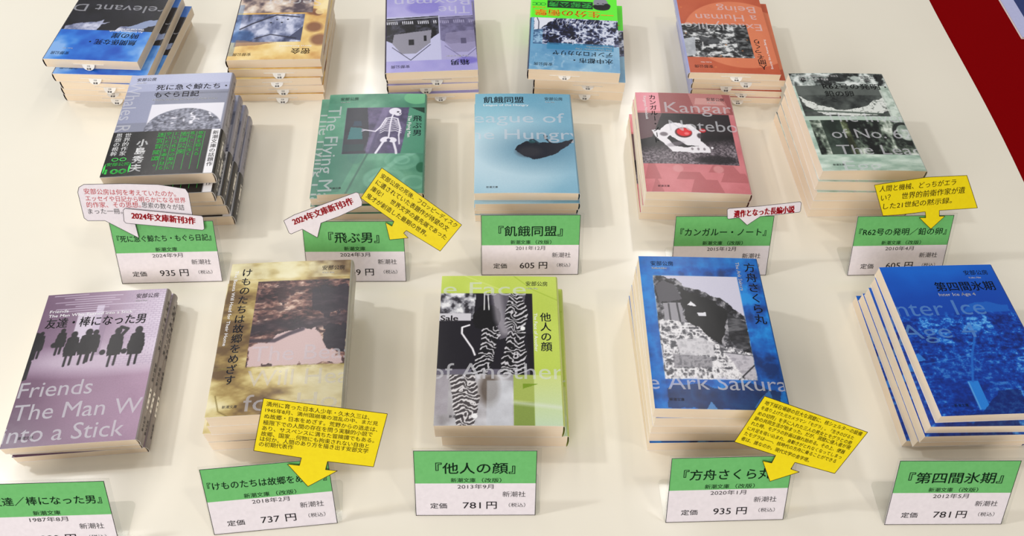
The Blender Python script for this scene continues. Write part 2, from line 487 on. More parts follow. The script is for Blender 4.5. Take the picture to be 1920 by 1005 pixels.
def art_kang(a):
    n = a.noise(20, 4)
    a.c[:] = a.ramp(n, [(0, (196, 118, 122)), (1, (222, 146, 150))])
    for x0, y0, wd, ht in ((.42, .0, .32, .12), (.0, .12, .16, .15), (.30, .12, .28, .07), (.72, .10, .30, .09), (.05, .0, .12, .12), (.62, .19, .3, .07)):
        a.put(a.poly([(x0, y0), (x0 + wd, y0), (x0 + wd - .05, y0 + ht), (x0 + .05, y0 + ht)]), (176, 106, 108), .6)
    a.put(a.rect(0, .24, .80, 1), (236, 158, 168)); a.put(a.rect(.24, 1, .78, 1), (162, 98, 98))
    a.put(a.poly([(.55, 1), (.9, 1), (.96, .80), (.6, .80)]), (196, 138, 134), .8)
    a.put(a.poly([(.62, .95), (.86, .95), (.92, .88), (.6, .88)]), (222, 178, 172), .6)
    a.put(a.ell(.33, .22, .05, .05, .3), (222, 160, 160), .7); a.put(a.ell(.72, .22, .05, .05, .3), (222, 160, 160), .7)
    a.remap(None, (.80, .778, .285, .265))
    p = a.rect(-.1, .935, .285, .80)
    f = a.noise(1.5, 3)
    a.put(p, (30, 24, 28))
    a.put(p * np.clip((.50 - a.V + (a.U - .3) * .10) / .1, 0, 1), a.ramp(con(f, 2), [(0, (72, 64, 70)), (1, (160, 150, 156))]))
    a.put(p * a.poly([(-.1, .8), (.25, .8), (.12, .55), (-.1, .50)]), (150, 118, 122), .7)
    a.put(p * a.ell(.85, .72, .3, .2, .6), (64, 52, 56), .7); a.put(p * a.ell(.72, .33, .2, .06, .6), (40, 34, 38), .8)
    w = (240, 236, 240); j = a.noise(9, 3)
    a.put(a.poly([(.12, .62), (.16, .55), (.22, .50), (.30, .41), (.50, .39), (.68, .40), (.67, .45), (.60, .52), (.62, .60), (.52, .675), (.38, .70), (.27, .68), (.20, .62)], j, .03), w)
    a.put(a.poly([(.27, .54), (.30, .57), (.38, .53), (.46, .47), (.58, .47), (.44, .445), (.34, .46)], j, .03), (40, 34, 40))
    a.put(a.ell(.24, .58, .04, .03, .4), (90, 80, 86), .7); a.put(a.ell(.34, .48, .09, .03, .5, .3), (150, 142, 150), .6)
    a.put(a.ell(.44, .60, .085, .075, .15), (70, 20, 26)); a.put(a.ell(.445, .605, .075, .062, .2), (226, 24, 40)); a.put(a.ell(.47, .59, .025, .02, .4), (250, 150, 150), .8)
    a.put(a.ell(.635, .625, .035, .03, .2), (200, 30, 44)); a.put(a.ell(.60, .57, .03, .04, .4), (60, 50, 54), .8)
    for u in (.5, .56, .62): a.put(a.ell(u, .435, .012, .02, .3), (120, 110, 116), .7)
    a.put(a.ell(.70, .45, .012, .016, .3), w)
def art_r62(a):
    n = a.noise(12, 4, 1.6, .6)
    a.c[:] = a.ramp(con(n, 2), [(0, (150, 176, 160)), (1, (214, 228, 216))])
    sw = a.noise(14, 4, ridged=True)
    a.put(a.rect(0, 1, .86, 1), a.ramp(con(sw, 3.4, .62), [(0, (44, 48, 48)), (.5, (160, 168, 164)), (1, (226, 232, 228))]))
    a.put(a.ell(.5, .95, .10, .07, .2), (40, 44, 44), .8); a.put(a.ell(.68, .94, .05, .045, .3), (190, 200, 194), .8)
    a.remap((.06, .02, .88, .90), (.86, .86, .165, .15))
    p = a.rect(.06, .88, .54, .86)
    a.put(p, a.ramp(con(a.noise(12, 3), 2), [(0, (40, 44, 44)), (1, (104, 110, 106))]))
    a.put(p * a.poly([(.06, .76), (.16, .68), (.38, .60), (.60, .62), (.74, .69), (.86, .73), (.88, .60), (.70, .55), (.50, .535), (.25, .56), (.10, .64)], a.noise(6, 3), .03), (224, 228, 222))
    a.put(p * con(a.noise(4, 3, ridged=True), 6, .84), (90, 96, 92), .8)
    a.put(p * a.rect(.06, .88, .76, .86), (112, 118, 114), .75); a.put(p * a.line([(.06, .60), (.88, .56)], 2.5, 1), (80, 92, 84), .8)
    q = a.rect(.08, 1.0, .165, .50)
    f = a.noise(14, 4, .7, 1.5); g = a.noise(4, 3, ridged=True)
    a.put(q, a.ramp(con(f * .85 + g * .15, 3.6, .55), [(0, (22, 28, 26)), (.5, (104, 116, 104)), (1, (222, 230, 218))]))
    a.put(q * a.rect(.18, .36, .16, .5), (44, 58, 50), .8); a.put(q * a.rect(.36, .42, .16, .5), (120, 124, 60), .3)
    a.put(a.rect(.86, 1, .3, .86), a.ramp(con(a.noise(6, 4), 3), [(0, (150, 166, 154)), (1, (220, 230, 220))]), .8)
    a.put(a.ell(.93, .38, .12, .15, .1) * (1 - a.ell(.93, .38, .08, .11, .1)), (36, 44, 40), .9)
    a.put(a.rect(0, 1, .50, .54), (196, 210, 198), .7)
def art_friends(a):
    n = a.noise(40, 3)
    base = a.ramp(np.clip(.15 + a.U * .75 + (n - .5) * .4, 0, 1), [(0, (112, 88, 110)), (.5, (158, 136, 156)), (1, (226, 216, 230))])
    a.c[:] = base
    a.put(np.clip((.52 - a.V) / .12, 0, 1), a.ramp(np.clip(a.U * .8 + .1 + a.V * .25 + (n - .5) * .3, 0, 1), [(0, (104, 76, 98)), (.6, (146, 118, 140)), (1, (178, 152, 172))]))
    # pavement light and brick wall
    a.put(a.ell(.5, .52, .6, .12, 1.0), (206, 192, 206), .7)
    br = ((np.floor(a.Y / 2.2) % 2 * 2.4 + a.X) % 4.8 < .5) | (a.Y % 2.2 < .45)
    a.put(a.rect(.66, 1, .47, 1) * br, (168, 150, 174), .55)
    a.put(a.rect(.44, .50, .6, .9), (206, 196, 214), .8); a.put(a.rect(.30, .44, .62, .85), (232, 226, 238), .7)
    a.put(a.rect(.50, .55, .55, .88), (150, 132, 152), .6)
    for k in range(9):
        y = .985 - k * .0165; x0 = .06 + (k * 37 % 11) * .022
        a.put(a.line([(x0, y), (x0 + .28 + (k * 53 % 7) * .05, y + .002)], .55, .4), (226, 216, 232), .8)
    K = (22, 14, 22)
    def man(u, v, h, w=.036, bag=0):
        a.put(a.ell(u, v + h * .90, w * .52, w * .62, .2), K)
        a.put(a.poly([(u - w * .9, v + h * .80), (u, v + h * .86), (u + w * .9, v + h * .80), (u + w * 1.15, v + h * .50), (u + w * 1.0, v + h * .28), (u - w * .95, v + h * .26), (u - w * 1.2, v + h * .5)], a.noise(4, 2), .006), K)
        a.put(a.line([(u - w * .4, v + h * .3), (u - w * .45, v)], 2.0, .5), K); a.put(a.line([(u + w * .4, v + h * .3), (u + w * .35, v + h * .03)], 2.0, .5), K)
        if bag: a.put(a.ell(u + bag, v + h * .36, .024, .026, .2), K)
    man(.215, .57, .18, .038, -.045); man(.315, .49, .235, .050, -.03); man(.43, .495, .24, .056, .02); man(.485, .51, .22, .044)
    man(.665, .47, .265, .054, -.09); man(.83, .47, .265, .058, -.085); man(.05, .55, .19, .034)
    a.put(a.line([(.70, .68), (.735, .72), (.68, .735)], 3, .6), K)
    a.put(a.poly([(-.1, .38), (.035, .42), (.03, .62), (.055, .72), (-.1, .74)], n, .02), (18, 10, 18))
def art_beasts(a):
    f = a.noise(30, 5, 1.4, .7)
    t = con(f, 2.6)
    a.c[:] = a.ramp(t, [(0, (112, 88, 52)), (.35, (168, 146, 92)), (.6, (208, 192, 138)), (1, (232, 222, 184))])
    a.put(np.clip((a.U - .5) / .5, 0, 1) * np.clip((.4 - a.V) / .2, 0, 1), (236, 230, 204), .6)
    a.put(a.line([(.05, .12), (.09, .03), (.16, .0)], 1.0), (120, 104, 50), .7)
    a.put(a.rect(0, 1, .88, 1) * con(a.noise(16, 3), 4), (236, 232, 200), .6)
    a.remap((.275, .24, .985, .985), (.885, .86, .395, .285))
    p = a.rect(.275, .985, .395, .885)
    g = a.noise(12, 6, 1.6, .6, .7); h = a.noise(3, 4, 1.8, .6, .7)
    a.put(p, a.ramp(con(g * .7 + h * .3, 3.6), [(0, (40, 26, 36)), (.3, (92, 64, 66)), (.55, (138, 104, 96)), (.8, (176, 146, 132)), (1, (214, 188, 172))]))
    j = a.noise(7, 4)
    a.put(p * a.poly([(.275, .885), (.60, .885), (.62, .82), (.50, .77), (.40, .80), (.33, .84)], j, .16) * con(h, 5), (60, 42, 50), .8)
    a.put(p * con(a.noise(7, 4, 1.8, .5), 9, .60), (64, 44, 50), .75)
    a.put(p * a.poly([(.70, .83), (.98, .86), (.99, .70), (.82, .66), (.72, .72)], j, .08), (44, 36, 54), .8)
    a.put(p * a.line([(.28, .60), (.45, .625), (.7, .62), (.99, .655)], 9, 4), (44, 34, 50), .7)
    a.put(p * a.poly([(.275, .395), (.275, .50), (.42, .53), (.52, .58), (.62, .60), (.78, .59), (.84, .50), (.96, .44), (.985, .395)], j, .07), (204, 180, 178))
    a.put(p * a.line([(.28, .54), (.46, .535), (.56, .57), (.66, .595)], 3, 1.2) , (56, 44, 60), .8)
    a.put(p * a.poly([(.80, .62), (.985, .62), (.985, .46), (.84, .50)], j, .08), (40, 34, 50), .9)
    a.put(p * a.line([(.72, .88), (.80, .76)], .6, .4), (40, 30, 36), .7)
    a.put(a.rect(0, 1, .385, .40) * con(h, 4), (150, 140, 70), .5)
def art_face(a):
    n = a.noise(40, 4)
    a.c[:] = a.ramp(np.clip(n * .6 + a.V * .3, 0, 1), [(0, (176, 196, 84)), (.6, (196, 214, 104)), (1, (216, 228, 140))])
    a.put(a.line([(.62, 1), (.78, .90), (1, .82)], .8), (150, 176, 50), .6); a.put(a.line([(.2, 1), (.5, .9)], 1), (220, 232, 150), .6)
    a.remap(None, (.875, .87, .335, .31))
    p = a.rect(-.1, .775, .335, .875)
    a.put(p, (34, 30, 42))
    f = a.noise(6, 4); 
    a.put(p * a.poly([(-.1, .875), (.30, .875), (.28, .70), (-.1, .68)]), a.ramp(con(f, 3), [(0, (60, 58, 66)), (.5, (170, 170, 176)), (1, (236, 236, 238))]))
    a.put(p * a.rect(-.1, .26, .685, .735), (208, 206, 212)); a.put(p * a.rect(-.1, .77, .335, .37), (150, 146, 160), .7)
    a.put(p * a.poly([(.44, .875), (.72, .875), (.66, .60), (.5, .56)]), (122, 118, 126), .8)
    warp = a.noise(9, 3)
    zeb = con(np.sin((a.Y * .9 + a.X * .55 + warp * 26) * 1.25), 4, -.05) * 1.0
    zeb = np.clip(np.sin(a.Y * 1.5 + np.abs(((a.X + 14 * warp) % 19) - 9.5) * .8 + warp * 16 + a.noise(5, 3) * 5) * 2.2 - .5, 0, 1)
    zc = a.ramp(zeb, [(0, (28, 26, 32)), (1, (204, 202, 206))])
    a.put(p * a.poly([(.34, .62), (.42, .70), (.50, .63), (.46, .45), (.40, .335), (.26, .335), (.34, .48)], warp, .05), zc)
    a.put(p * a.poly([(.58, .87), (.70, .85), (.74, .72), (.70, .56), (.72, .335), (.50, .335), (.56, .55), (.54, .7)], warp, .05), zc)
    a.put(p * a.poly([(.27, .72), (.36, .80), (.50, .78), (.50, .66), (.40, .63), (.30, .64)], warp, .04), (22, 20, 26))
    a.put(p * a.line([(.47, .86), (.50, .70), (.545, .62)], 9, 5), (168, 164, 170), .75)
    a.put(p * a.line([(.25, .655), (.19, .64), (.19, .60), (.28, .50), (.30, .46)], 1.5, .5), (244, 242, 246))
    a.put(p * a.line([(.37, .87), (.37, .76)], .9, .4), (230, 230, 230)); a.put(p * a.line([(.40, .87), (.41, .76)], .9, .4), (230, 230, 230))
    a.put(p * a.ell(.69, .635, .02, .02, .2), (240, 240, 240))
    a.put(p * a.poly([(.72, .60), (.775, .60), (.775, .335), (.74, .335)]), (26, 20, 30))
    # lower enlargement
    q = a.rect(-.1, .61, -.1, .335)
    a.put(q, a.ramp(con(a.noise(22, 4), 2), [(0, (150, 146, 148)), (1, (222, 222, 226))]))
    a.put(q * a.poly([(.10, .335), (.30, .335), (.34, .20), (.30, .0), (.18, .0), (.14, .14)], warp, .05), a.ramp(zeb, [(0, (70, 64, 66)), (1, (226, 222, 222))]), .85)
    a.put(q * a.ell(.42, .25, .08, .14, .6), (96, 84, 74), .8); a.put(q * a.rect(-.1, .1, .1, .335), (170, 164, 172), .6)
    a.put(q * a.ell(.31, .09, .022, .022, .2), (240, 240, 240))
    a.put(a.rect(.61, .77, -.1, .335), (140, 158, 84)); a.put(a.rect(.61, .77, .17, .335), (188, 200, 112), .6)
    a.put(a.rect(.77, 1.1, -.1, .335), a.ramp(np.clip(a.V / .33, 0, 1), [(0, (196, 216, 190)), (1, (204, 216, 140))]))
    a.put(a.line([(.6, .17), (1, .14)], 3, 3), (220, 226, 216), .6); a.put(a.poly([(.68, .25), (.80, .28), (.68, .28)]), (120, 150, 30), .8)
    a.put(a.rect(.4, .6, .0, .3), (206, 210, 216), .5)
def art_ark(a):
    n = a.noise(22, 5); r = a.noise(12, 4, ridged=True)
    a.c[:] = a.ramp(con(n * .6 + r * .4, 2.6, .56), [(0, (2, 60, 120)), (.45, (4, 98, 178)), (1, (34, 148, 220))])
    a.put(a.rect(0, .1, 0, 1), (30, 132, 206), .4); a.put(a.rect(0, 1, .93, 1), (28, 122, 192), .5)
    a.put(a.poly([(.10, 0), (.95, 0), (.95, .10), (.75, .16), (.5, .12), (.3, .17), (.1, .14)], n, .1), (6, 34, 74), .6)
    a.put(a.poly([(.38, .0), (.46, .0), (.42, .045)]), (110, 160, 210), .8); a.put(a.poly([(.74, .02), (.86, .12), (.90, .03), (.80, .0)], n, .05), (80, 140, 200), .7)
    a.remap((.115, .10, .845, .795), (.885, .86, .185, .175))
    p = a.rect(.115, .845, .185, .885)
    a.put(p, (206, 204, 220))
    j = a.noise(9, 4); f = a.noise(5, 5, gain=.65); rock = a.ramp(con(f, 3.4), [(0, (30, 30, 36)), (.6, (92, 92, 98)), (1, (170, 168, 172))])
    a.put(p * a.poly([(.115, .885), (.24, .87), (.30, .86), (.36, .80), (.50, .775), (.62, .74), (.72, .69), (.845, .60), (.845, .30), (.115, .30)], j, .04), rock)
    a.put(p * a.poly([(.33, .78), (.52, .74), (.62, .70), (.70, .62), (.66, .50), (.60, .42), (.44, .46), (.36, .52), (.34, .62)], j, .05), (14, 14, 20))
    a.put(p * a.poly([(.70, .62), (.845, .56), (.845, .40), (.74, .38), (.68, .44)], j, .02), a.ramp(con(a.noise(5, 4, 2, .5), 3), [(0, (40, 40, 46)), (1, (110, 110, 114))]))
    lt = a.ramp(con(a.noise(3, 4, ridged=True), 3.4, .6), [(0, (90, 90, 96)), (.5, (176, 174, 178)), (1, (234, 232, 234))])
    a.put(p * a.poly([(.13, .80), (.20, .85), (.28, .82), (.34, .72), (.28, .70), (.14, .69)], j, .02), (96, 94, 100))
    a.put(p * a.poly([(.17, .68), (.32, .69), (.34, .55), (.18, .54)], j, .02), (158, 156, 162)); a.put(p * a.line([(.22, .68), (.22, .55)], 1.2), (60, 60, 66)); a.put(p * a.line([(.29, .69), (.30, .56)], 1.5), (60, 60, 66))
    a.put(p * a.poly([(.115, .56), (.26, .57), (.44, .52), (.50, .48), (.60, .40), (.845, .35), (.845, .185), (.115, .185)], j, .05), lt)
    a.put(p * a.poly([(.25, .44), (.45, .45), (.54, .42), (.53, .34), (.26, .33)], j, .02), (206, 204, 208), .8); a.put(p * a.poly([(.20, .34), (.52, .33), (.50, .26), (.2, .25)], j, .02), (132, 130, 136), .7)
    a.put(p * a.poly([(.62, .36), (.845, .33), (.845, .19), (.75, .19)], j, .02), (188, 184, 192), .8); a.put(p * a.line([(.60, .36), (.845, .34)], .8), (90, 90, 96)); a.put(p * a.line([(.70, .185), (.845, .28)], 1.2), (60, 60, 66))
    a.put(p * a.poly([(.375, .675), (.41, .70), (.44, .68), (.45, .665)]), (232, 232, 236)); a.put(p * a.poly([(.45, .62), (.52, .625), (.52, .60), (.46, .60)]), (226, 226, 232))
def art_ice(a):
    n = a.noise(30, 3); f = a.noise(3.2, 5, gain=.75); r = a.noise(4, 4, 1.6, .7, ridged=True); g = a.noise(22, 3)
    a.c[:] = a.ramp(np.clip(a.V + (n - .5) * .15, 0, 1), [(.55, (0, 74, 170)), (.8, (2, 84, 178)), (1, (12, 110, 204))])
    ground = a.ramp(con(f * .5 + r * .3 + g * .3, 3.2, .58), [(0, (0, 44, 120)), (.45, (2, 70, 164)), (.7, (10, 92, 186)), (.88, (50, 134, 214)), (1, (110, 176, 236))])
    hor = .66 + (a.noise(20, 3, 1, 9) - .5) * .08
    a.put(np.clip((hor - a.V) / .05, 0, 1), ground)
    a.put(a.ell(.35, .2, .4, .25, .9), (2, 60, 150), .45)
    a.put(a.poly([(.62, .70), (.78, .73), (.96, .70), (.95, .665), (.55, .66)], n, .05), (60, 136, 214), .45)
    a.remap((.73, .36, .90, .57))
    a.put(a.rect(.695, .765, .03, .205), (46, 134, 214)); a.put(a.rect(.695, .705, .03, .2), (130, 180, 230), .6)
    a.put(a.line([(.73, .2), (.80, .36), (.90, .52)], 1.6, .6), (40, 116, 200), .9); a.put(a.line([(.30, .29), (.95, .39)], .6, .4), (50, 124, 206), .8)
    a.put(a.poly([(.36, .36), (.46, .39), (.49, .345), (.38, .325)]), (70, 146, 220), .8); a.put(a.ell(.90, .545, .05, .025, .3), (70, 146, 220), .7)
    a.put(a.poly([(.5, 0), (1, 0), (1, .13), (.85, .15), (.7, .04)], n, .08), (0, 36, 100), .6)
def art_death(a):
    n = a.noise(34, 4); f = a.noise(12, 4)
    a.c[:] = a.ramp(con(n, 2.2), [(0, (30, 92, 184)), (.6, (66, 134, 214)), (1, (140, 178, 228))])
    p = a.rect(-.1, 1.1, .15, .64)
    a.put(p, a.ramp(f, [(0, (20, 20, 26)), (1, (52, 52, 64))]))
    w = a.ramp(con(a.noise(8, 4), 2), [(0, (110, 116, 144)), (1, (206, 208, 226))])
    a.put(p * a.poly([(.98, .655), (.70, .655), (.58, .56), (.50, .54), (.80, .55), (.96, .60)], f, .04), w)
    a.put(p * a.poly([(.80, .66), (.60, .66), (.58, .50), (.72, .58)], f, .03), w)
    a.put(p * a.poly([(.42, .66), (.16, .66), (.10, .62), (.30, .58), (.36, .60)], f, .05), w)
    a.put(p * a.poly([(.30, .60), (.16, .63), (.0, .55), (.0, .48), (.10, .50)], f, .04), (146, 158, 188))
    a.put(a.rect(0, 1, 0, .15), (70, 120, 190))
def art_tryst(a):
    n = a.noise(26, 4)
    a.c[:] = a.ramp(con(n, 2), [(0, (206, 160, 96)), (.5, (232, 200, 134)), (1, (246, 226, 176))])
    for u, v, r in ((.12, .60, .09), (.04, .76, .10), (.10, .42, .05), (.16, .40, .06)):
        a.put(a.ell(u, v, r, r, .5), (128, 84, 62), .8)
    a.put(a.ell(.08, .40, .05, .05, .2), (240, 216, 160), .8)
    p = a.rect(.24, 1.1, .43, .785)
    g = a.noise(14, 4, 1, 1.6); 
    a.put(p, a.ramp(con(g, 2.6), [(0, (52, 58, 84)), (.5, (122, 130, 160)), (1, (206, 210, 230))]))
    a.put(p * a.poly([(.16, .78), (.40, .75), (.20, .55), (.16, .5)]), (70, 76, 104), .9)
    a.put(p * a.line([(.3, .47), (.55, .44), (.8, .55), (.92, .62)], 2.4, 1), (40, 40, 58), .8)
    a.put(p * a.line([(.3, .74), (.58, .69), (.74, .74)], 1.8, .8), (40, 40, 58), .8)
    a.put(p * a.ell(.88, .72, .12, .12, .4), (36, 84, 140), .7)
    for k in range(4): a.put(p * a.ell(.42 + k * .06, .5 + (k % 2) * .04, .012, .012, .3), (30, 30, 44))
    a.put(a.rect(.16, 1.1, .15, .41), a.ramp(con(a.noise(18, 4), 2.4), [(0, (96, 84, 92)), (.5, (206, 186, 170)), (1, (242, 236, 226))]))
    a.put(a.poly([(.95, .84), (.6, .80), (.5, .79), (.95, .76)], n, .05), (150, 118, 104), .7)
    a.put(a.rect(.93, 1.1, .3, .95), (70, 120, 180), .35)
def art_boxman(a):
    n = a.noise(30, 3)
    a.c[:] = a.ramp(n, [(0, (150, 146, 206)), (1, (190, 184, 228))])
    a.put(a.ell(.55, .18, .2, .13, .3), (132, 124, 200), .6)
    p = a.rect(-.1, 1.1, .30, .865)
    a.put(p, (196, 196, 226))
    f = a.noise(6, 4); b_ = a.ramp(con(f, 3), [(0, (18, 18, 24)), (1, (80, 80, 94))])
    def scene_(ox, k, alpha):
        msk = p * k; U_, V_ = a.U, a.V; a.V = .40 + (V_ - .30) * .86; a.Y = a.V * H
        a.put(msk * a.poly([(ox, .42), (ox - .60, .40), (ox - .6, .60), (ox - .44, .70), (ox - .14, .72), (ox, .66)]), b_, alpha)
        a.put(msk * a.poly([(ox - .10, .60), (ox - .52, .56), (ox - .50, .70), (ox - .34, .81), (ox - .18, .81), (ox - .08, .70)]), (150, 148, 160), alpha)
        a.put(msk * a.rect(ox - .32, ox - .26, .66, .72), (30, 30, 38), alpha)
        a.put(msk * a.rect(ox - .46, ox - .43, .62, .68), (30, 30, 38), alpha)
        a.put(msk * a.line([(ox - .08, .74), (ox - .28, .88), (ox - .50, .72)], .9), (60, 58, 80), alpha)
        for q in range(26):
            u = ox - .02 - q * .022
            if q % 8 < 6: a.put(msk * a.line([(u, .455 + .0 * q), (u - .004, .485)], 1.0, .4), (230, 230, 240), alpha)
        a.put(msk * a.line([(ox, .44), (ox - .6, .415)], .8), (220, 220, 235), alpha); a.V = V_; a.Y = V_ * H
    scene_(1.0, a.rect(.385, 1.1, .3, 1), 1.0)
    scene_(.42, a.rect(-.1, .385, .3, 1), .7)
    a.put(a.rect(-.1, .385, .3, .865), (150, 140, 190), .45)
    a.put(a.ell(.1, .88, .12, .06, .5), (110, 100, 190), .6)
def art_water(a):
    n = a.noise(26, 4)
    a.c[:] = a.ramp(con(n, 1.8), [(0, (92, 146, 186)), (1, (152, 192, 218))])
    a.put(con(a.noise(10, 4, ridged=True), 6, .8) * (a.V > .8), (184, 208, 226), .5)
    p = a.rect(-.1, .955, .30, .685)
    f = a.noise(4, 4, ridged=True); g = a.noise(8, 3)
    a.put(p, a.ramp(con(f * .5 + g * .5, 4.5, .57), [(0, (14, 18, 46)), (.5, (60, 70, 110)), (1, (214, 220, 236))]))
    a.put(p * a.poly([(.70, .30), (.955, .30), (.955, .52), (.85, .47)], g, .06), (226, 228, 240))
    a.put(p * a.line([(.93, .32), (.90, .40), (.90, .50)], 1.0), (30, 34, 60))
    a.put(a.rect(.06, .80, .665, .745), (64, 140, 178), .75); a.put(a.rect(.85, 1.1, .5, .74), (118, 170, 204), .6)
    for k in range(16):
        u = .15 + k * .035 + (k % 3) * .01; v = .37 + (k * 7 % 5) * .012
        a.put(p * a.line([(u, v - .03), (u + .02, v), (u + .015, v + .03)], .6, .3), (230, 232, 244), .9)
    for k in range(10):
        u = .44 + (k % 5) * .028; v = .60 + (k * 7 % 5) * .012
        a.put(p * a.line([(u, v - .03), (u + .02, v), (u + .015, v + .03)], .6, .3), (230, 232, 244), .8)
def art_water_band(a):
    a.c[:] = (112, 246, 62)
    a.put(a.rect(.28, .81, .105, .205), (10, 62, 30))
    a.put(a.ell(.19, .11, .085, .10, .05), (150, 150, 160)); a.put(a.ell(.18, .175, .095, .055, .1), (16, 16, 22)); a.put(a.ell(.115, .15, .04, .05, .2), (16, 16, 22)); a.put(a.ell(.25, .16, .03, .03, .2), (16, 16, 22))
    a.put(a.ell(.16, .12, .014, .008, .2), (50, 50, 56)); a.put(a.ell(.22, .12, .014, .008, .2), (50, 50, 56))
    for u in (.86, .91, .96):
        a.put(a.ell(u, .16, .035, .03, .05) * (1 - a.ell(u, .16, .026, .021, .05)), (20, 150, 50))
def art_human(a):
    n = a.noise(26, 4)
    a.c[:] = a.ramp(n, [(0, (186, 92, 62)), (1, (208, 116, 82))])
    a.put(a.ell(.34, .50, .62, .62, .02), (230, 146, 110), .8)
    a.put(con(a.noise(16, 3), 4) * a.ell(.34, .50, .62, .62, .02), (216, 128, 96), .4)
    p = a.rect(.24, 1.1, .385, .81)
    f = a.noise(7, 4, 1.6, .7); g = a.noise(3, 3)
    a.put(p, a.ramp(con(f * .6 + g * .4, 4.2), [(0, (24, 26, 30)), (.5, (104, 106, 108)), (1, (222, 224, 224))]))
    a.put(p * a.rect(.24, .40, .4, .77), (30, 32, 34), .5); a.put(p * a.poly([(.58, .58), (.82, .54), (.80, .66), (.60, .64)], n, .02), (60, 62, 66), .8)
    a.put(p * a.poly([(.86, .56), (1.0, .58), (1.0, .81), (.88, .78)], n, .03), (186, 190, 196), .9)
    a.put(p * a.line([(.60, .67), (.80, .68)], .8), (226, 226, 226)); a.put(p * a.line([(.78, .62), (.79, .70)], .9), (236, 236, 236))
    for k in range(12): a.put(a.ell(.95 - (k * 5 % 11) * .085, .16 + (k * 7 % 12) * .07, .012, .012, .3), (228, 150, 90), .5)
# ------------------------------------------------------------------ paperbacks
def bowf(x, y, B):
    u = np.clip((x + W / 2) / W, 0, 1); v = np.clip((y + H / 2) / H, 0, 1)
    return B * (4 * u * (1 - u)) ** .8 * (.55 + .45 * np.cos(v * 3.0 - .4) ** 2)

def shell(mb, art, t, y0, y1, res, B, off, spine_rgb, back_rgb, seed, edge_rgb=(246, 240, 234), spine_cut=1.6):
    """printed sheet folded round front, rounded spine and back"""
    R = spine_cut
    xs = np.linspace(-W / 2, W / 2 - R, max(2, int((W - R) / res)))
    ys = np.linspace(y0, y1, max(2, int((y1 - y0) / res)))
    X, Y = np.meshgrid(xs, ys)
    Z = t + off + bowf(X, Y, B)
    a = Art(X + W / 2, Y + H / 2, seed); art(a)
    q = np.clip(a.c, 0, 255) / 255; q = q * .82 + .18 * q * q * (3 - 2 * q); q = q ** 1.12
    mb.grid(np.stack([X, Y, Z], -1), 'cover', lin(q * 255))
    # spine: rounded section, then the back
    ph = np.linspace(0, np.pi, 9)
    sx = W / 2 - R + (R + .6 + off) * np.sin(ph) ** .7
    z_top = t + off + bowf(np.array([W / 2 - R]), np.array([0.]), B)[0]
    sz = t / 2 + (t / 2 + off) * np.cos(ph)
    sz[0] = z_top
    ys2 = np.linspace(y0, y1, 24)
    SX, SY = np.meshgrid(sx, ys2); SZ = np.broadcast_to(sz, SX.shape).copy()
    SZ[:, 0] = t + off + bowf(np.full(24, W / 2 - R), ys2, B)
    n = Art(SX + W / 2, SY + H / 2, seed + 5).noise(12, 3)
    col = lin(np.clip(np.array(spine_rgb) + (n[..., None] - .5) * 24, 0, 255))
    if not spine_rgb == 'x': mb.grid(np.stack([SX, SY, SZ], -1), 'cover', col)
    bz = -off if off < .2 else 0.02
    bxs = np.array([W / 2 - R, -W / 2]); BX, BY = np.meshgrid(bxs, np.array([y0, y1]))
    mb.grid(np.stack([BX, BY, np.full(BX.shape, max(bz, 0))], -1), 'cover', lin(back_rgb))
    # raw paper edge
    e = lin(edge_rgb); th = .38
    for yy, sg in ((y0, 1), (y1, -1)):
        px = np.concatenate([xs, sx]); pz = np.concatenate([t + off + bowf(xs, np.full(xs.shape, yy), B), sz])
        cx = np.concatenate([xs, W / 2 - R + (R + .25 + off) * np.sin(ph) ** .7]); cz = np.concatenate([pz[:len(xs)] - th, t / 2 + (t / 2 + off - th) * np.cos(ph)])
        A_ = np.stack([px, np.full(px.shape, yy), pz], -1); B_ = np.stack([cx, np.full(px.shape, yy), cz], -1)
        P = np.stack([B_, A_], 0) if sg > 0 else np.stack([A_, B_], 0)
        mb.grid(P, 'cover', e)
    zy = t + off + bowf(np.full(ys.shape, -W / 2), ys, B)
    P = np.stack([np.stack([np.full(ys.shape, -W / 2), ys, zy], -1), np.stack([np.full(ys.shape, -W / 2), ys, zy - th], -1)], 0)
    mb.grid(P, 'cover', e)
    mb.box(-W / 2, W / 2 - R, y0, y1, .0, .36, 'cover', e)

def pages_mesh(t, B):
    mb = MB()
    xs = np.linspace(-W / 2 + .25, W / 2 - 1.2, 16)
    ins = .25
    def cs(y):
        top = t - .45 + bowf(xs, np.full(xs.shape, y), B)
        topP = np.stack([xs, np.full(xs.shape, y), top], -1)
        ph = np.linspace(0, np.pi, 5)[1:-1]
        r = np.stack([xs[-1] + .9 * np.sin(ph) - .9, np.full(3, y), t / 2 + (t / 2 - .6) * np.cos(ph)], -1)
        bot = np.stack([xs[::-1], np.full(xs.shape, y), np.full(xs.shape, .4)], -1)
        return np.concatenate([topP, r, bot])
    ys = np.linspace(-H / 2 + ins, H / 2 - ins, 9)
    G = np.stack([cs(y) for y in ys], 0)
    G2 = np.concatenate([G, G[:, :1]], 1)
    mb.grid(G2[:, ::-1][:, ::-1], 'pages')
    n = G.shape[1]
    mb.add(G[0], [list(range(n))[::-1]], 'pages'); mb.add(G[-1], [list(range(n))], 'pages')
    return mb

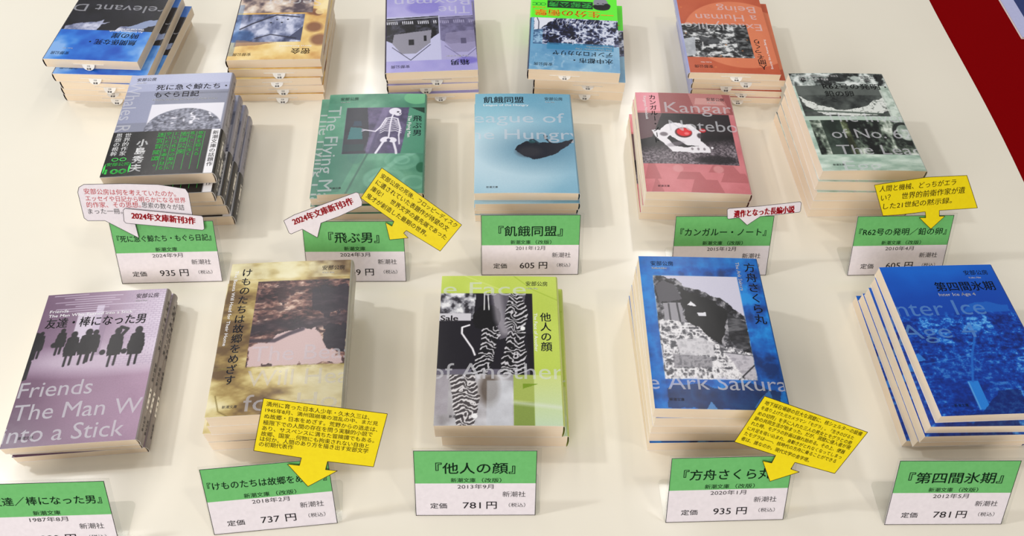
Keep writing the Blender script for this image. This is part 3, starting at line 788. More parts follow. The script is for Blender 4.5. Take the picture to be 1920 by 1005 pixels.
def cover_frame(t, B, off=.12, ox=0, oy=0):
    def f(Q):
        R = Q.copy(); R[:, 0] -= W / 2; R[:, 1] -= H / 2
        R[:, 2] = Q[:, 2] + t + off + bowf(R[:, 0], R[:, 1], B); return R
    return f
def spine_frame(t, off=.12):
    def f(Q):
        R = np.zeros_like(Q); d = (Q[:, 0]) / (t / 2)
        R[:, 0] = W / 2 - 1.6 + (2.2 + off) * np.sqrt(np.clip(1 - d * d, 0, 1)) ** .7 + .12
        R[:, 1] = Q[:, 1] - H / 2; R[:, 2] = t / 2 - Q[:, 0]; return R
    return f

CL = (0.2, W - 1.5, 0.2, H - .2)
def std(mb, fr, author='r', pub='softblack', ak='softblack', x=None, y=None):
    ax = {'r': 77, 'l': 9}[author] if x is None else x
    ay = 143 if y is None else y
    text(mb, '安部公房', ax, ay, 5.6, ak, w=19.5, bold=.009, frame=fr)
    text(mb, 'Kobo Abe', ax + .5, ay - 5.2, 2.6, 'white', w=10, bold=.02, frame=fr)
    text(mb, '新潮文庫', 12, 8, 3.0, pub, w=11.5, frame=fr)
def gh(mb, fr, s, x, y, size, key='ghost', w=None, ang=0.0, slant=0.0):
    text(mb, s, x, y, size, key, w=w, ang=ang, frame=fr, clip=CL, slant=slant)

def L_whale(mb, fr):
    std(mb, fr, 'l', x=7, y=143.5)
    text(mb, '死に急ぐ鯨たち・', 29, 129.5, 9.5, 'softblack', w=72, bold=.02, frame=fr); text(mb, 'もぐら日記', 29, 118, 9.5, 'softblack', w=45, bold=.02, frame=fr)
    text(mb, 'Whales Rushing to Death / Mole Diary', 28, 110, 3.6, 'white', w=66, bold=.02, frame=fr)
    gh(mb, fr, 'Whales Rushing', 8, 140, 20, w=128, ang=-math.pi / 2)
def L_whale_band(mb, fr):
    vtext(mb, '世界的作家', 15, 60.5, 6.6, 'white', 6.5, .014, fr); vtext(mb, '思想の根幹', 6.5, 60.5, 6.6, 'white', 6.5, .014, fr)
    vtext(mb, '小島秀夫', 31, 51, 11, 'white', 11.6, .03, fr)
    for i, s in enumerate(('迷宮冒険譚。', '空いた穴を覗き見る', 'という作家の脳内に', '安部公房', '底なしに深く', '想像を超える')):
        vtext(mb, s, 47 + i * 7.6, 60, 7.2 if i in (0, 3) else 5.4, 'green_ink', 8.4 if i in (0, 3) else 6.0, .012, fr)
        mb.plate([(50.8 + i * 7.6, 6), (51.1 + i * 7.6, 6), (51.1 + i * 7.6, 59), (50.8 + i * 7.6, 59)], .02, .06, 'green_ink', fr)
    vtext(mb, '新潮文庫の話題作', 99.5, 60, 6.2, 'softblack', 6.4, .012, fr)
    text(mb, '安部公房', 3, 16.5, 5.2, 'green_ink', w=21, bold=.01, frame=fr); text(mb, '100', 3.5, 7, 9, 'green_ink', w=19.5, bold=.03, frame=fr)
    for cx in (9.5, 17):
        ring = [(cx + 3.2 * math.cos(k * math.pi / 8), 23 + 2.4 * math.sin(k * math.pi / 8)) for k in range(17)]
        rin = [(cx + 2.5 * math.cos(k * math.pi / 8), 23 + 1.7 * math.sin(k * math.pi / 8)) for k in range(17)]
        for k in range(16): mb.plate([ring[k], ring[k + 1], rin[k + 1], rin[k]], .02, .08, 'green_ink', fr)
    for cx in (1.2, 24.6): mb.plate([(cx, 6), (cx + .8, 4), (cx + 1.6, 11), (cx + .8, 18), (cx - .4, 12)], .02, .08, 'green_ink', fr)
def L_fly(mb, fr):
    std(mb, fr, 'l', x=12, y=143)
    vtext(mb, '飛ぶ男', 96, 116, 10, 'navy', 11.2, .015, fr)
    text(mb, 'The Flying Man', 88, 115, 5, 'white', w=34, ang=-math.pi / 2, frame=fr)
    gh(mb, fr, 'The Flying Man', 8, 131, 20, 'ghost', w=150, ang=-math.pi / 2)
def L_league(mb, fr):
    std(mb, fr, 'r', x=76, y=142.5)
    text(mb, '飢餓同盟', 9, 140.5, 11, 'navy', w=44, bold=.02, frame=fr); text(mb, 'League of the Hungry', 9, 132, 4.2, 'white', w=49, frame=fr)
    gh(mb, fr, 'eague of', -2, 112, 22, w=98); gh(mb, fr, 'he Hungry', -4, 86, 22, w=116)
def L_kang(mb, fr):
    std(mb, fr, 'r', x=77, y=142)
    vtext(mb, 'カンガルー・ノート', 17.8, 147.5, 8.4, 'black', 8.6, .015, fr)
    text(mb, 'Kangaroo Notebook', 10, 145, 4.4, 'white', w=38, ang=-math.pi / 2, frame=fr)
    gh(mb, fr, 'Kangaroo', 30, 128, 24, w=100); gh(mb, fr, 'Notebook', 32, 99, 24, w=98)
def L_r62(mb, fr):
    std(mb, fr, 'r', x=77, y=144)
    text(mb, 'R62号の発明・', 32, 128.5, 10, 'black', w=70, bold=.015, frame=fr); text(mb, '鉛の卵', 31.5, 116.5, 10, 'black', w=31, bold=.015, frame=fr)
    text(mb, 'The Invention of R62', 9, 146, 4.2, 'white', w=44, bold=.02, frame=fr); text(mb, 'The Lead Egg', 9, 141, 4.2, 'white', w=32, bold=.02, frame=fr)
    for s, y in (('The Inven', 79), ('of No. 62', 54), ('The Lead', 30), ('Egg', 7)):
        gh(mb, fr, s, 22, y, 20, w={'The Inven': 86, 'of No. 62': 84, 'The Lead': 86, 'Egg': 38}[s])
def L_friends(mb, fr):
    std(mb, fr, 'r', x=78, y=144, ak='softblack')
    text(mb, '友達・棒になった男', 5.5, 119, 11.5, 'black', w=85, bold=.02, frame=fr)
    text(mb, 'Friends', 6, 132, 4.2, 'white', w=16, frame=fr); text(mb, 'The Man Who Turned into a Stick', 6, 127.3, 4.2, 'white', w=72, frame=fr)
    gh(mb, fr, 'Friends', 1, 53, 21, w=59); gh(mb, fr, 'The Man Who', 2, 32, 21, w=122); gh(mb, fr, 'into a Stick', -1, 12, 21, w=94)
def L_friends_spine(mb, t):
    sf = spine_frame(t)
    vtext(mb, '友達・棒になった男', 0, 140, t * .52, 'softblack', t * .66, .02, sf)
    vtext(mb, '安部公房', 0, 74, t * .46, 'softblack', t * .52, .02, sf)
    mb.plate([(-1.7, 30), (1.7, 30), (1.9, 32), (1.9, 47), (1.7, 49), (-1.7, 49), (-1.9, 47), (-1.9, 32)], .02, .1, 'slip_white', sf)
    text(mb, '▲', 0, 45.5, 3, 'softblack', align='c', frame=lambda Q: sf(Q) + [.12, 0, 0]); text(mb, '4', 0, 39.5, 4, 'softblack', align='c', frame=lambda Q: sf(Q) + [.12, 0, 0])
    text(mb, '新', 0, 33.5, 3, 'softblack', align='c', frame=lambda Q: sf(Q) + [.12, 0, 0])
    vtext(mb, '新潮文庫', 0, 23, t * .34, 'softblack', t * .38, .02, sf)
def L_whale_spine(mb, t):
    sf = spine_frame(t)
    vtext(mb, '死に急ぐ鯨たち・もぐら日記', 0, 142, t * .34, 'softblack', t * .40, .0, sf)
def L_whale_band_spine(mb, t):
    sf = spine_frame(t, .32)
    mb.plate([(-2, 28), (2, 28), (2.2, 30), (2.2, 48), (2, 50), (-2, 50), (-2.2, 48), (-2.2, 30)], .02, .1, 'slip_white', sf)
    for s, y in (('◆', 46), ('2', 39), ('◇', 32)): text(mb, s, 0, y, 3.2, 'softblack', align='c', frame=lambda Q: sf(Q) + [.14, 0, 0])
    vtext(mb, '新潮文庫', 0, 24, 4, 'slip_white', 4.2, .02, sf)
def L_beasts(mb, fr):
    std(mb, fr, 'r', x=79, y=142.5)
    vtext(mb, 'けものたちは故郷をめざす', 14.5, 145.5, 9.4, 'navy', 9.85, .02, fr)
    text(mb, 'The Beasts Will Head for Their Home', 5.5, 143, 4.2, 'white', w=78, ang=-math.pi / 2, frame=fr)
    gh(mb, fr, 'The Beas', 29, 56, 21, w=80, key='ghost_soft'); gh(mb, fr, 'Will Head', 28, 33, 21, w=90, key='ghost_soft'); gh(mb, fr, 'for Ho', 28, 11, 21, w=72, key='ghost_soft')
def L_face(mb, fr):
    std(mb, fr, 'r', x=76, y=142.5, ak='navy')
    vtext(mb, '他人の顔', 92.5, 111, 10, 'navy', 10.3, .02, fr)
    text(mb, 'Sale', 1, 104.5, 8, 'softblack', w=15, bold=.03, frame=fr)
    text(mb, 'The Face of Another', 84, 110, 4.2, 'white', w=40, ang=-math.pi / 2, frame=fr)
    gh(mb, fr, 'e Face', 2, 137, 21, w=74); gh(mb, fr, 'of Another', -6, 51, 22, w=112)
def L_ark(mb, fr):
    std(mb, fr, 'l', x=10, y=143, ak='navy')
    text(mb, 'Kobo Abe', 10.5, 138, 2.8, 'white', w=13, bold=.03, frame=fr)
    vtext(mb, '方舟さくら丸', 96, 146, 10.5, 'navy', 11, .02, fr)
    text(mb, 'The Ark Sakura', 86, 146, 4.4, 'white', w=31, ang=-math.pi / 2, bold=.015, frame=fr)
    gh(mb, fr, 'e Ark Sakura', -3, 24, 18.5, w=109)
def L_ice(mb, fr):
    text(mb, '安部公房', 75, 142, 5.8, 'black', w=22, bold=.009, frame=fr); text(mb, 'Kobo Abe', 77.5, 136.5, 2.6, 'white', w=11, bold=.02, frame=fr)
    text(mb, '第四間氷期', 43, 127, 11, 'navy', w=54, bold=.02, frame=fr); text(mb, 'Inter Ice Age 4', 43, 118.5, 4.6, 'white', w=33, bold=.015, frame=fr)
    text(mb, '新潮文庫', 14, 9, 3.0, 'navy', w=11.5, frame=fr)
    gh(mb, fr, 'nter Ice', -1, 105, 23, 'ghost_blue', w=79); gh(mb, fr, 'Age 4', -5, 81, 21, 'ghost_blue', w=66)
def L_death(mb, fr):
    text(mb, '安部公房', 79, 140, 6, 'navy', w=20, bold=.009, frame=fr); text(mb, 'Kobo Abe', 78, 131.5, 2.6, 'white', w=11, bold=.02, frame=fr)
    text(mb, '無関係な死・', 12, 118, 10.5, 'navy', w=52, bold=.02, frame=fr); text(mb, '時の崖', 13, 105.5, 10.5, 'navy', w=30, bold=.02, frame=fr)
    text(mb, 'An Irrelevant Death', 10, 98, 4, 'white', w=38, frame=fr); text(mb, 'The Cliff of Time', 10, 93.5, 4, 'white', w=30, frame=fr)
    gh(mb, fr, 'relevant Death', -2, 55, 20, 'ghost_soft', w=150)
def L_tryst(mb, fr):
    text(mb, '安部公房', 78, 141, 6, 'brown_ink', w=20, bold=.009, frame=fr); text(mb, '密会', 13, 136, 11, 'brown_ink', w=21, bold=.02, frame=fr)
    text(mb, 'Secret Rendezvous', 12, 127, 4, 'white', w=36, frame=fr)
    gh(mb, fr, 'Secret', 8, 42, 22, w=66)
def L_boxman(mb, fr):
    text(mb, '安部公房', 77, 141, 6, 'navy', w=21, bold=.009, frame=fr); text(mb, '箱男', 9, 136.5, 11, 'navy', w=21, bold=.02, frame=fr)
    text(mb, 'The Box man', 9, 125, 4.4, 'white', w=26, bold=.015, frame=fr)
    gh(mb, fr, 'The', 3, 35, 23, w=38); gh(mb, fr, 'Boxman', 2, 17, 23, w=92)
def L_water(mb, fr):
    text(mb, '安部公房', 77, 141, 6, 'navy', w=21, bold=.009, frame=fr)
    text(mb, '水中都市・', 8, 131.5, 10, 'navy', w=45, bold=.02, frame=fr); text(mb, 'デンドロカカリヤ', 8, 119, 10, 'navy', w=69, bold=.02, frame=fr)
    text(mb, 'The Underwater City', 8, 110.5, 4, 'white', w=43, bold=.015, frame=fr); text(mb, 'Dendrocacalia', 8, 105.5, 4, 'white', w=30, bold=.015, frame=fr)
def L_water_band(mb, fr):
    text(mb, '一生分の衝撃', 5, 41.5, 14, 'orange_ink', w=95, bold=.03, frame=fr)
    text(mb, '安部公房', 31, 23.5, 12, 'green_ink', w=52, bold=.02, frame=fr); text(mb, '新潮文庫', 87, 31, 3.4, 'orange_ink', w=16, frame=fr)
def L_human(mb, fr):
    text(mb, '安部公房', 76, 139.5, 6, 'softblack', w=21, bold=.009, frame=fr); text(mb, 'Kobo Abe', 77, 132, 2.6, 'white', w=12, frame=fr)
    vtext(mb, '人間そっくり', 18, 143, 10, 'softblack', 9.6, .015, fr)
    text(mb, 'Exactly like a Human Being', 8.5, 141, 3.6, 'white', w=55, ang=-math.pi / 2, frame=fr)
    gh(mb, fr, 'Exactly like', 7, 63, 19, w=92); gh(mb, fr, 'a Human', 10, 45, 19, w=74); gh(mb, fr, 'Being', 9, 27, 19, w=47)

def book_meshes(key, t, art, letters, spine_rgb, seed, B, res, band=None, spine_l=None):
    mb = MB()
    shell(mb, art, t, -H / 2, H / 2, res, B, 0.0, spine_rgb, (236, 232, 226), seed)
    letters(mb, cover_frame(t, B))
    if spine_l: spine_l(mb, t)
    parts = [('cover', mb)]
    parts.append(('page_block', pages_mesh(t, B)))
    if band:
        art_b, let_b, y1, sp_rgb, sl = band
        bb = MB()
        shell(bb, art_b, t, -H / 2 + .2, -H / 2 + y1, res, B, 0.3, sp_rgb, sp_rgb, seed + 9, (200, 200, 200))
        let_b(bb, cover_frame(t, B, .42))
        if sl: sl(bb, t)
        parts.append(('paper_band', bb))
    return parts

def slip_mesh(t, x0, drop, seed):
    """order slip tucked between the pages: thin strip plus half-round tab over the top edge"""
    mb = MB()
    z = t * .52
    mb.box(x0 - 17, x0 + 17, H / 2 - 3, H / 2 + .9, z - .12, z + .12, 'slip_white')
    R = 7.0; a = math.radians(drop)
    def f(Q):
        R_ = np.zeros_like(Q); R_[:, 0] = x0 - Q[:, 0]; R_[:, 1] = H / 2 + .9 + Q[:, 1] * math.cos(a) + Q[:, 2] * math.sin(a)
        R_[:, 2] = z - Q[:, 1] * math.sin(a) + Q[:, 2] * math.cos(a); return R_
    pts = [(R * math.cos(k * math.pi / 16), R * .92 * math.sin(k * math.pi / 16)) for k in range(17)]
    mb.plate([(-p[0], p[1]) for p in pts], -.12, .12, 'slip_white', f)
    fl = lambda Q: f(np.stack([Q[:, 0], -Q[:, 1], Q[:, 2] + .2], 1))
    text(mb, '新潮', 0, -4.6, 2.4, 'softblack', align='c', bold=.03, frame=fl)
    text(mb, '▯▯/▯▯' if False else '定価', 0, -1.6, 1.8, 'softblack', align='c', frame=fl)
    return mb

# thickness, then centre x, y and turn of every book from the top of the pile down
STACKS = {
 'whale' :( 13.38 , [(-348.3, 604.5, 6.4), (-349.7, 592.5, 6.4), (-347.1, 600.6, 6.4), (-344.8, 601.0, 5.9), (-342.4, 598.5, 6.4)] ),
 'fly' :( 9.56 , [(-148.8, 617.7, 4.2), (-158.9, 622.0, 5.0), (-158.4, 619.3, 4.2), (-155.9, 617.7, 3.2)] ),
 'league' :( 9.91 , [(7.8, 625.1, 2.8), (7.9, 620.6, 3.4), (7.6, 624.4, 2.8), (8.2, 623.4, 2.8)] ),
 'kang' :( 11.26 , [(180.6, 628.7, 0.6), (180.6, 630.6, 1.1), (181.1, 631.1, 0.1), (179.2, 632.6, 0.9)] ),
 'r62' :( 12.5 , [(350.2, 650.3, 2.6), (351.2, 647.6, 1.5), (352.2, 645.7, 2.6), (351.9, 645.8, 2.8), (351.8, 647.0, 3.8)] ),
 'friends' :( 9.19 , [(-354.5, 344.8, 6.9), (-354.4, 347.4, 5.4), (-355.0, 346.6, 7.3)] ),
 'beasts' :( 14.94 , [(-186.9, 361.1, 5.6), (-188.9, 360.9, 4.8), (-198.2, 362.6, 6.2), (-197.5, 362.0, 5.6)] ),
 'face' :( 19.62 , [(-8.9, 369.0, 2.1), (-3.4, 370.6, 1.6)] ),
 'ark' :( 14.3 , [(163.7, 372.9, 1.0), (165.1, 373.6, 2.3), (165.4, 374.7, 2.0), (165.6, 375.2, 2.4), (165.9, 374.0, 3.1)] ),
 'ice' :( 11.02 , [(389.0, 387.0, 4.5), (386.7, 382.2, 3.0), (385.2, 379.5, 3.6), (384.5, 381.3, 3.8), (382.4, 385.8, 2.8)] ),
 'b1' :( 11.03 , [(-472.3, 787.8, -0.0), (-464.0, 777.7, 1.0), (-458.1, 777.0, -1.0), (-465.2, 781.9, 0.8), (-467.3, 784.2, -0.0)] ),
 'b2' :( 10.14 , [(-282.3, 805.6, 4.8), (-280.8, 802.2, 4.1), (-284.9, 798.6, 5.3), (-282.8, 798.6, 4.8), (-283.3, 796.4, 4.2)] ),
 'b3' :( 10.11 , [(-108.4, 808.4, 6.7), (-106.7, 813.5, 5.2), (-108.3, 811.5, 6.4), (-106.7, 807.5, 5.7)] ),
 'b4' :( 14.59 , [(62.1, 814.2, -1.1), (70.6, 817.0, -1.6), (69.9, 819.4, -1.1)] ),
 'b5' :( 8.74 , [(242.5, 820.2, 0.8), (252.3, 822.9, -0.7), (249.1, 825.5, 1.6), (252.0, 824.0, 0.3), (252.9, 822.7, 0.8)] ),
}
ORD = {2: ['topmost', 'bottom one'], 3: ['topmost', 'middle one', 'bottom one'], 4: ['topmost', 'second from the top', 'third from the top', 'bottom one'],
       5: ['topmost', 'second from the top', 'middle one', 'second from the bottom', 'bottom one']}
SPEC = {
 'whale': (art_whale, L_whale, (150, 148, 160), 'grey paperback with black paper band, {} of five, by white bubbles', 'grey banded paperbacks in one pile', .5, (art_whale_band, L_whale_band, 62, (34, 30, 30), L_whale_band_spine), L_whale_spine, None),
 'fly': (art_fly, L_fly, (86, 140, 118), 'green paperback with a skeleton photo, {} of four', 'green skeleton paperbacks in one pile', 1.1, None, None, None),
 'league': (art_league, L_league, (120, 160, 180), 'pale blue paperback showing a dead bird, {} of four', 'pale blue bird paperbacks in one pile', .9, None, None, None),
 'kang': (art_kang, L_kang, (200, 140, 140), 'pink paperback with a red-eyed animal skull, {} of four', 'pink skull paperbacks in one pile', 1.0, None, None, None),
 'r62': (art_r62, L_r62, (190, 200, 190), 'grey green paperback with dark machine photos, {} of five', 'grey green paperbacks in one pile', 1.2, None, None, None),
 'friends': (art_friends, L_friends, (140, 132, 128), 'mauve paperback of walking people in coats, {} of three', 'mauve walking people paperbacks in one pile', .8, None, L_friends_spine, [None, None, (-10, 20)]),
 'beasts': (art_beasts, L_beasts, (168, 164, 150), 'sand coloured paperback with a brown aerial photo, {} of four', 'sand coloured paperbacks in one pile', .9, None, None, None),
 'face': (art_face, L_face, (190, 205, 110), 'lime green paperback with zebra-striped figures, {} of two', 'lime green paperbacks in one pile', .8, None, None, [None, (-12, 15)]),
 'ark': (art_ark, L_ark, (16, 84, 150), 'blue paperback with a black and white quarry photo, {} of five', 'blue quarry paperbacks in one pile', .5, None, None, None),
 'ice': (art_ice, L_ice, (6, 60, 150), 'deep blue paperback of a wreckage-strewn sea bed, {} of five', 'deep blue paperbacks in one pile', .4, None, None, None),
 'b1': (art_death, L_death, (50, 46, 60), 'blue and black paperback turned upside down, {} of five', 'upside-down blue and black paperbacks', .3, None, None, [(3, 60), (6, 50), (-3, 40), (-6, 20), (-8, 45)]),
 'b2': (art_tryst, L_tryst, (60, 46, 50), 'golden upside-down paperback with a grey photo, {} of five', 'upside-down golden paperbacks', .5, None, None, [None, (-4, 60), (-3, 25), (-6, 60), (-5, 55)]),
 'b3': (art_boxman, L_boxman, (46, 36, 60), 'lavender upside-down paperback with a street photo, {} of four', 'upside-down lavender paperbacks', .3, None, None, [None, (-5, 50), (8, 60), (-8, 10)]),
 'b4': (art_water, L_water, (50, 66, 100), 'light blue upside-down paperback with a bright green band, {} of three', 'upside-down light blue paperbacks', .4, (art_water_band, L_water_band, 52, (112, 246, 62), None), None, [(10, 5), (-10, 5), (-8, 40)]),
 'b5': (art_human, L_human, (160, 165, 205), 'orange upside-down paperback with a ruins photo, {} of five', 'upside-down orange paperbacks', .4, None, None, [(-2, 15), (-8, 40), (12, 60), (-6, 5), (-2, 8)]),
}
BUILD = list(STACKS)
def add_parts(root, meshes):
    for nm, me in meshes:
        o = bpy.data.objects.new(nm, me); C.objects.link(o); o.parent = root
for si, key in enumerate(BUILD):
    t, spots = STACKS[key]
    art, letters, sp, lab, grp, B, band, sl, slips = SPEC[key]
    n = len(spots)
    flip = key[0] == 'b' and key[1].isdigit()
    def make(Bv, res):
        root = empty('paperback_book', (0, 0, 0))
        for nm, mb_ in book_meshes(key, t - .06, art, letters, sp, 11 + si * 17, Bv, res, band, sl):
            mb_.build(nm, root)
        return root
    rnd = random.Random(si)
    for k, (x, y, a) in enumerate(spots):
        if k == 0: root = make(B, .55)
        elif k == 1: root = proto = make(0.0, 1.5)
        else:
            root = proto.copy(); C.objects.link(root)
            for ch in list(proto.children):
                if ch.name.startswith('sales_slip'): continue
                c = ch.copy(); C.objects.link(c); c.parent = root
        root.location = Vector((x, y, t * (n - 1 - k) + .03)) * S
        root.rotation_euler = (0, 0, math.radians(a) + (math.pi if flip else 0))
        tag(root, lab.format(ORD[n][k]), 'book', grp)
        if slips and slips[k]:
            slip_mesh(t, slips[k][0], slips[k][1], k).build('sales_slip', root)
# ------------------------------------------------------------------ price cards in clear stands
CWD, CHT, TILT = 94.24, 61.0, 0.518
def card_frame(x, y, a, off=0.0):
    ex = np.array([math.cos(a), math.sin(a), 0]); bk = np.array([-math.sin(a), math.cos(a), 0])
    ev = bk * math.sin(TILT) + np.array([0, 0, math.cos(TILT)])
    nn = np.cross(ex, ev)          # faces the customer
    P0 = np.array([x, y, 0.35])
    return lambda Q: P0 + Q[:, :1] * ex + Q[:, 1:2] * ev + (Q[:, 2:3] + off) * nn
CARDS = {
 'whale' : [-324.51, 453.26, 4.4] ,
 'fly' : [-149.36, 462.29, 2.94] ,
 'league' : [16.79, 478.28, 3.07] ,
 'kang' : [201.41, 485.85, 3.08] ,
 'r62' : [376.14, 494.81, 3.82] ,
 'friends' : [-339.03, 196.52, 4.0] ,
 'beasts' : [-176.56, 217.77, 7.77] ,
 'face' : [-22.38, 234.46, 2.32] ,
 'ark' : [174.62, 237.07, 3.67] ,
 'ice' : [348.74, 240.73, 2.36] ,
}
CT = {  # title, size, width, edition, date, price, label
 'whale': ('『死に急ぐ鯨たち・もぐら日記』', 7.0, 86, 0, '2024年9月', '935', 'price card of September 2024 reading 935 yen, under two white bubbles'),
 'fly': ('『飛ぶ男』', 11.5, 47, 0, '2024年3月', '649', 'price card of March 2024 in front of the green skeleton books'),
 'league': ('『飢餓同盟』', 11.0, 61, 1, '2011年12月', '605', 'price card reading 605 yen in front of the pale blue books'),
 'kang': ('『カンガルー・ノート』', 8.4, 83, 1, '2015年12月', '605', 'price card of December 2015 in front of the pink books'),
 'r62': ('『R62号の発明／鉛の卵』', 7.6, 86, 1, '2010年4月', '605', 'price card of April 2010 under a yellow arrow, by the grey green books'),
 'friends': ('『友達／棒になった男』', 8.2, 84, 0, '1987年8月', '880', 'price card of August 1987 cut off by the corner of the picture'),
 'beasts': ('『けものたちは故郷をめざす』', 7.6, 88, 1, '2018年2月', '737', 'price card reading 737 yen in front of the sand coloured books'),
 'face': ('『他人の顔』', 11.0, 61, 1, '2013年9月', '781', 'price card reading 781 yen in front of the lime green books'),
 'ark': ('『方舟さくら丸』', 10.5, 73, 1, '2020年1月', '935', 'price card reading 935 yen in front of the blue quarry books'),
 'ice': ('『第四間氷期』', 11.0, 74, 1, '2012年5月', '781', 'price card reading 781 yen in front of the deep blue books'),
}
def rounded(x0, x1, y0, y1, r, n=5):
    out = []
    for cx, cy, a0 in ((x1 - r, y1 - r, 0), (x0 + r, y1 - r, 90), (x0 + r, y0 + r, 180), (x1 - r, y0 + r, 270)):
        for k in range(n + 1):
            a = math.radians(a0 + 90 * k / n); out.append((cx + r * math.cos(a), cy + r * math.sin(a)))
    return out
for key, (x, y, deg) in CARDS.items():
    title, ts, tw, rev, date, price, lab = CT[key]
    root = empty('price_card', (x, y, 0), math.radians(deg))
    tag(root, lab, 'price tag', 'price cards in clear stands')
    fr = card_frame(0, 0, 0)
    w2 = CWD / 2
    mb = MB()
    mb.plate([(-w2, 0), (w2, 0), (w2, CHT), (-w2, CHT)], -.3, 0, 'card_white', fr)
    mb.plate([(-w2, CHT * .505), (w2, CHT * .505), (w2, CHT), (-w2, CHT)], 0, .04, 'card_green', fr)
    e = .45
    for q in ([(-w2, 0), (w2, 0), (w2, e), (-w2, e)], [(-w2, CHT - e), (w2, CHT - e), (w2, CHT), (-w2, CHT)],
              [(-w2, 0), (-w2 + e, 0), (-w2 + e, CHT), (-w2, CHT)], [(w2 - e, 0), (w2, 0), (w2, CHT), (w2 - e, CHT)]):
        mb.plate(q, .0, .08, 'black', fr)
    frt = card_frame(0, 0, 0, .12)
    text(mb, title, 0, CHT * .735, ts, 'dark_green_ink', w=tw, bold=.028, frame=frt, align='c')
    if rev:
        text(mb, '新潮文庫', -19, CHT * .553, 4.4, 'dark_green_ink', w=19, bold=.018, frame=frt); text(mb, '（改版）', 5, CHT * .553, 4.4, 'dark_green_ink', w=15, bold=.018, frame=frt)
    else: text(mb, '新潮文庫', 0, CHT * .553, 4.4, 'dark_green_ink', w=20, bold=.018, frame=frt, align='c')
    text(mb, date, 0, CHT * .455, 4.8, 'softblack', w=28, frame=frt, align='c')
    text(mb, '新潮社', 21, CHT * .335, 5.6, 'softblack', w=18, frame=frt)
    text(mb, '定価', -35.5, CHT * .155, 5.6, 'softblack', w=13, bold=.015, frame=frt)
    text(mb, price, -10, CHT * .165, 8.4, 'softblack', w=14, bold=.012, frame=frt)
    text(mb, '円', 8.5, CHT * .165, 8.0, 'softblack', w=8, bold=.02, frame=frt)
    text(mb, '（税込）', 26, CHT * .165, 4.2, 'softblack', w=13, frame=frt)
    mb.build('price_sheet', root)
    st = MB()
    fa = card_frame(0, 0, 0, -.35)
    st.plate([(-w2 - 1, -.2), (w2 + 3.5, -.2), (w2 + 3.5, CHT + 1.5), (-w2 - 1, CHT + 1.5)], -1.2, 0, 'acrylic', fa)
    st.plate(rounded(-w2 - 1, w2 + 3.5, 0, 36, 4), .2, 1.4, 'acrylic', None)
    st.build('clear_stand', root)

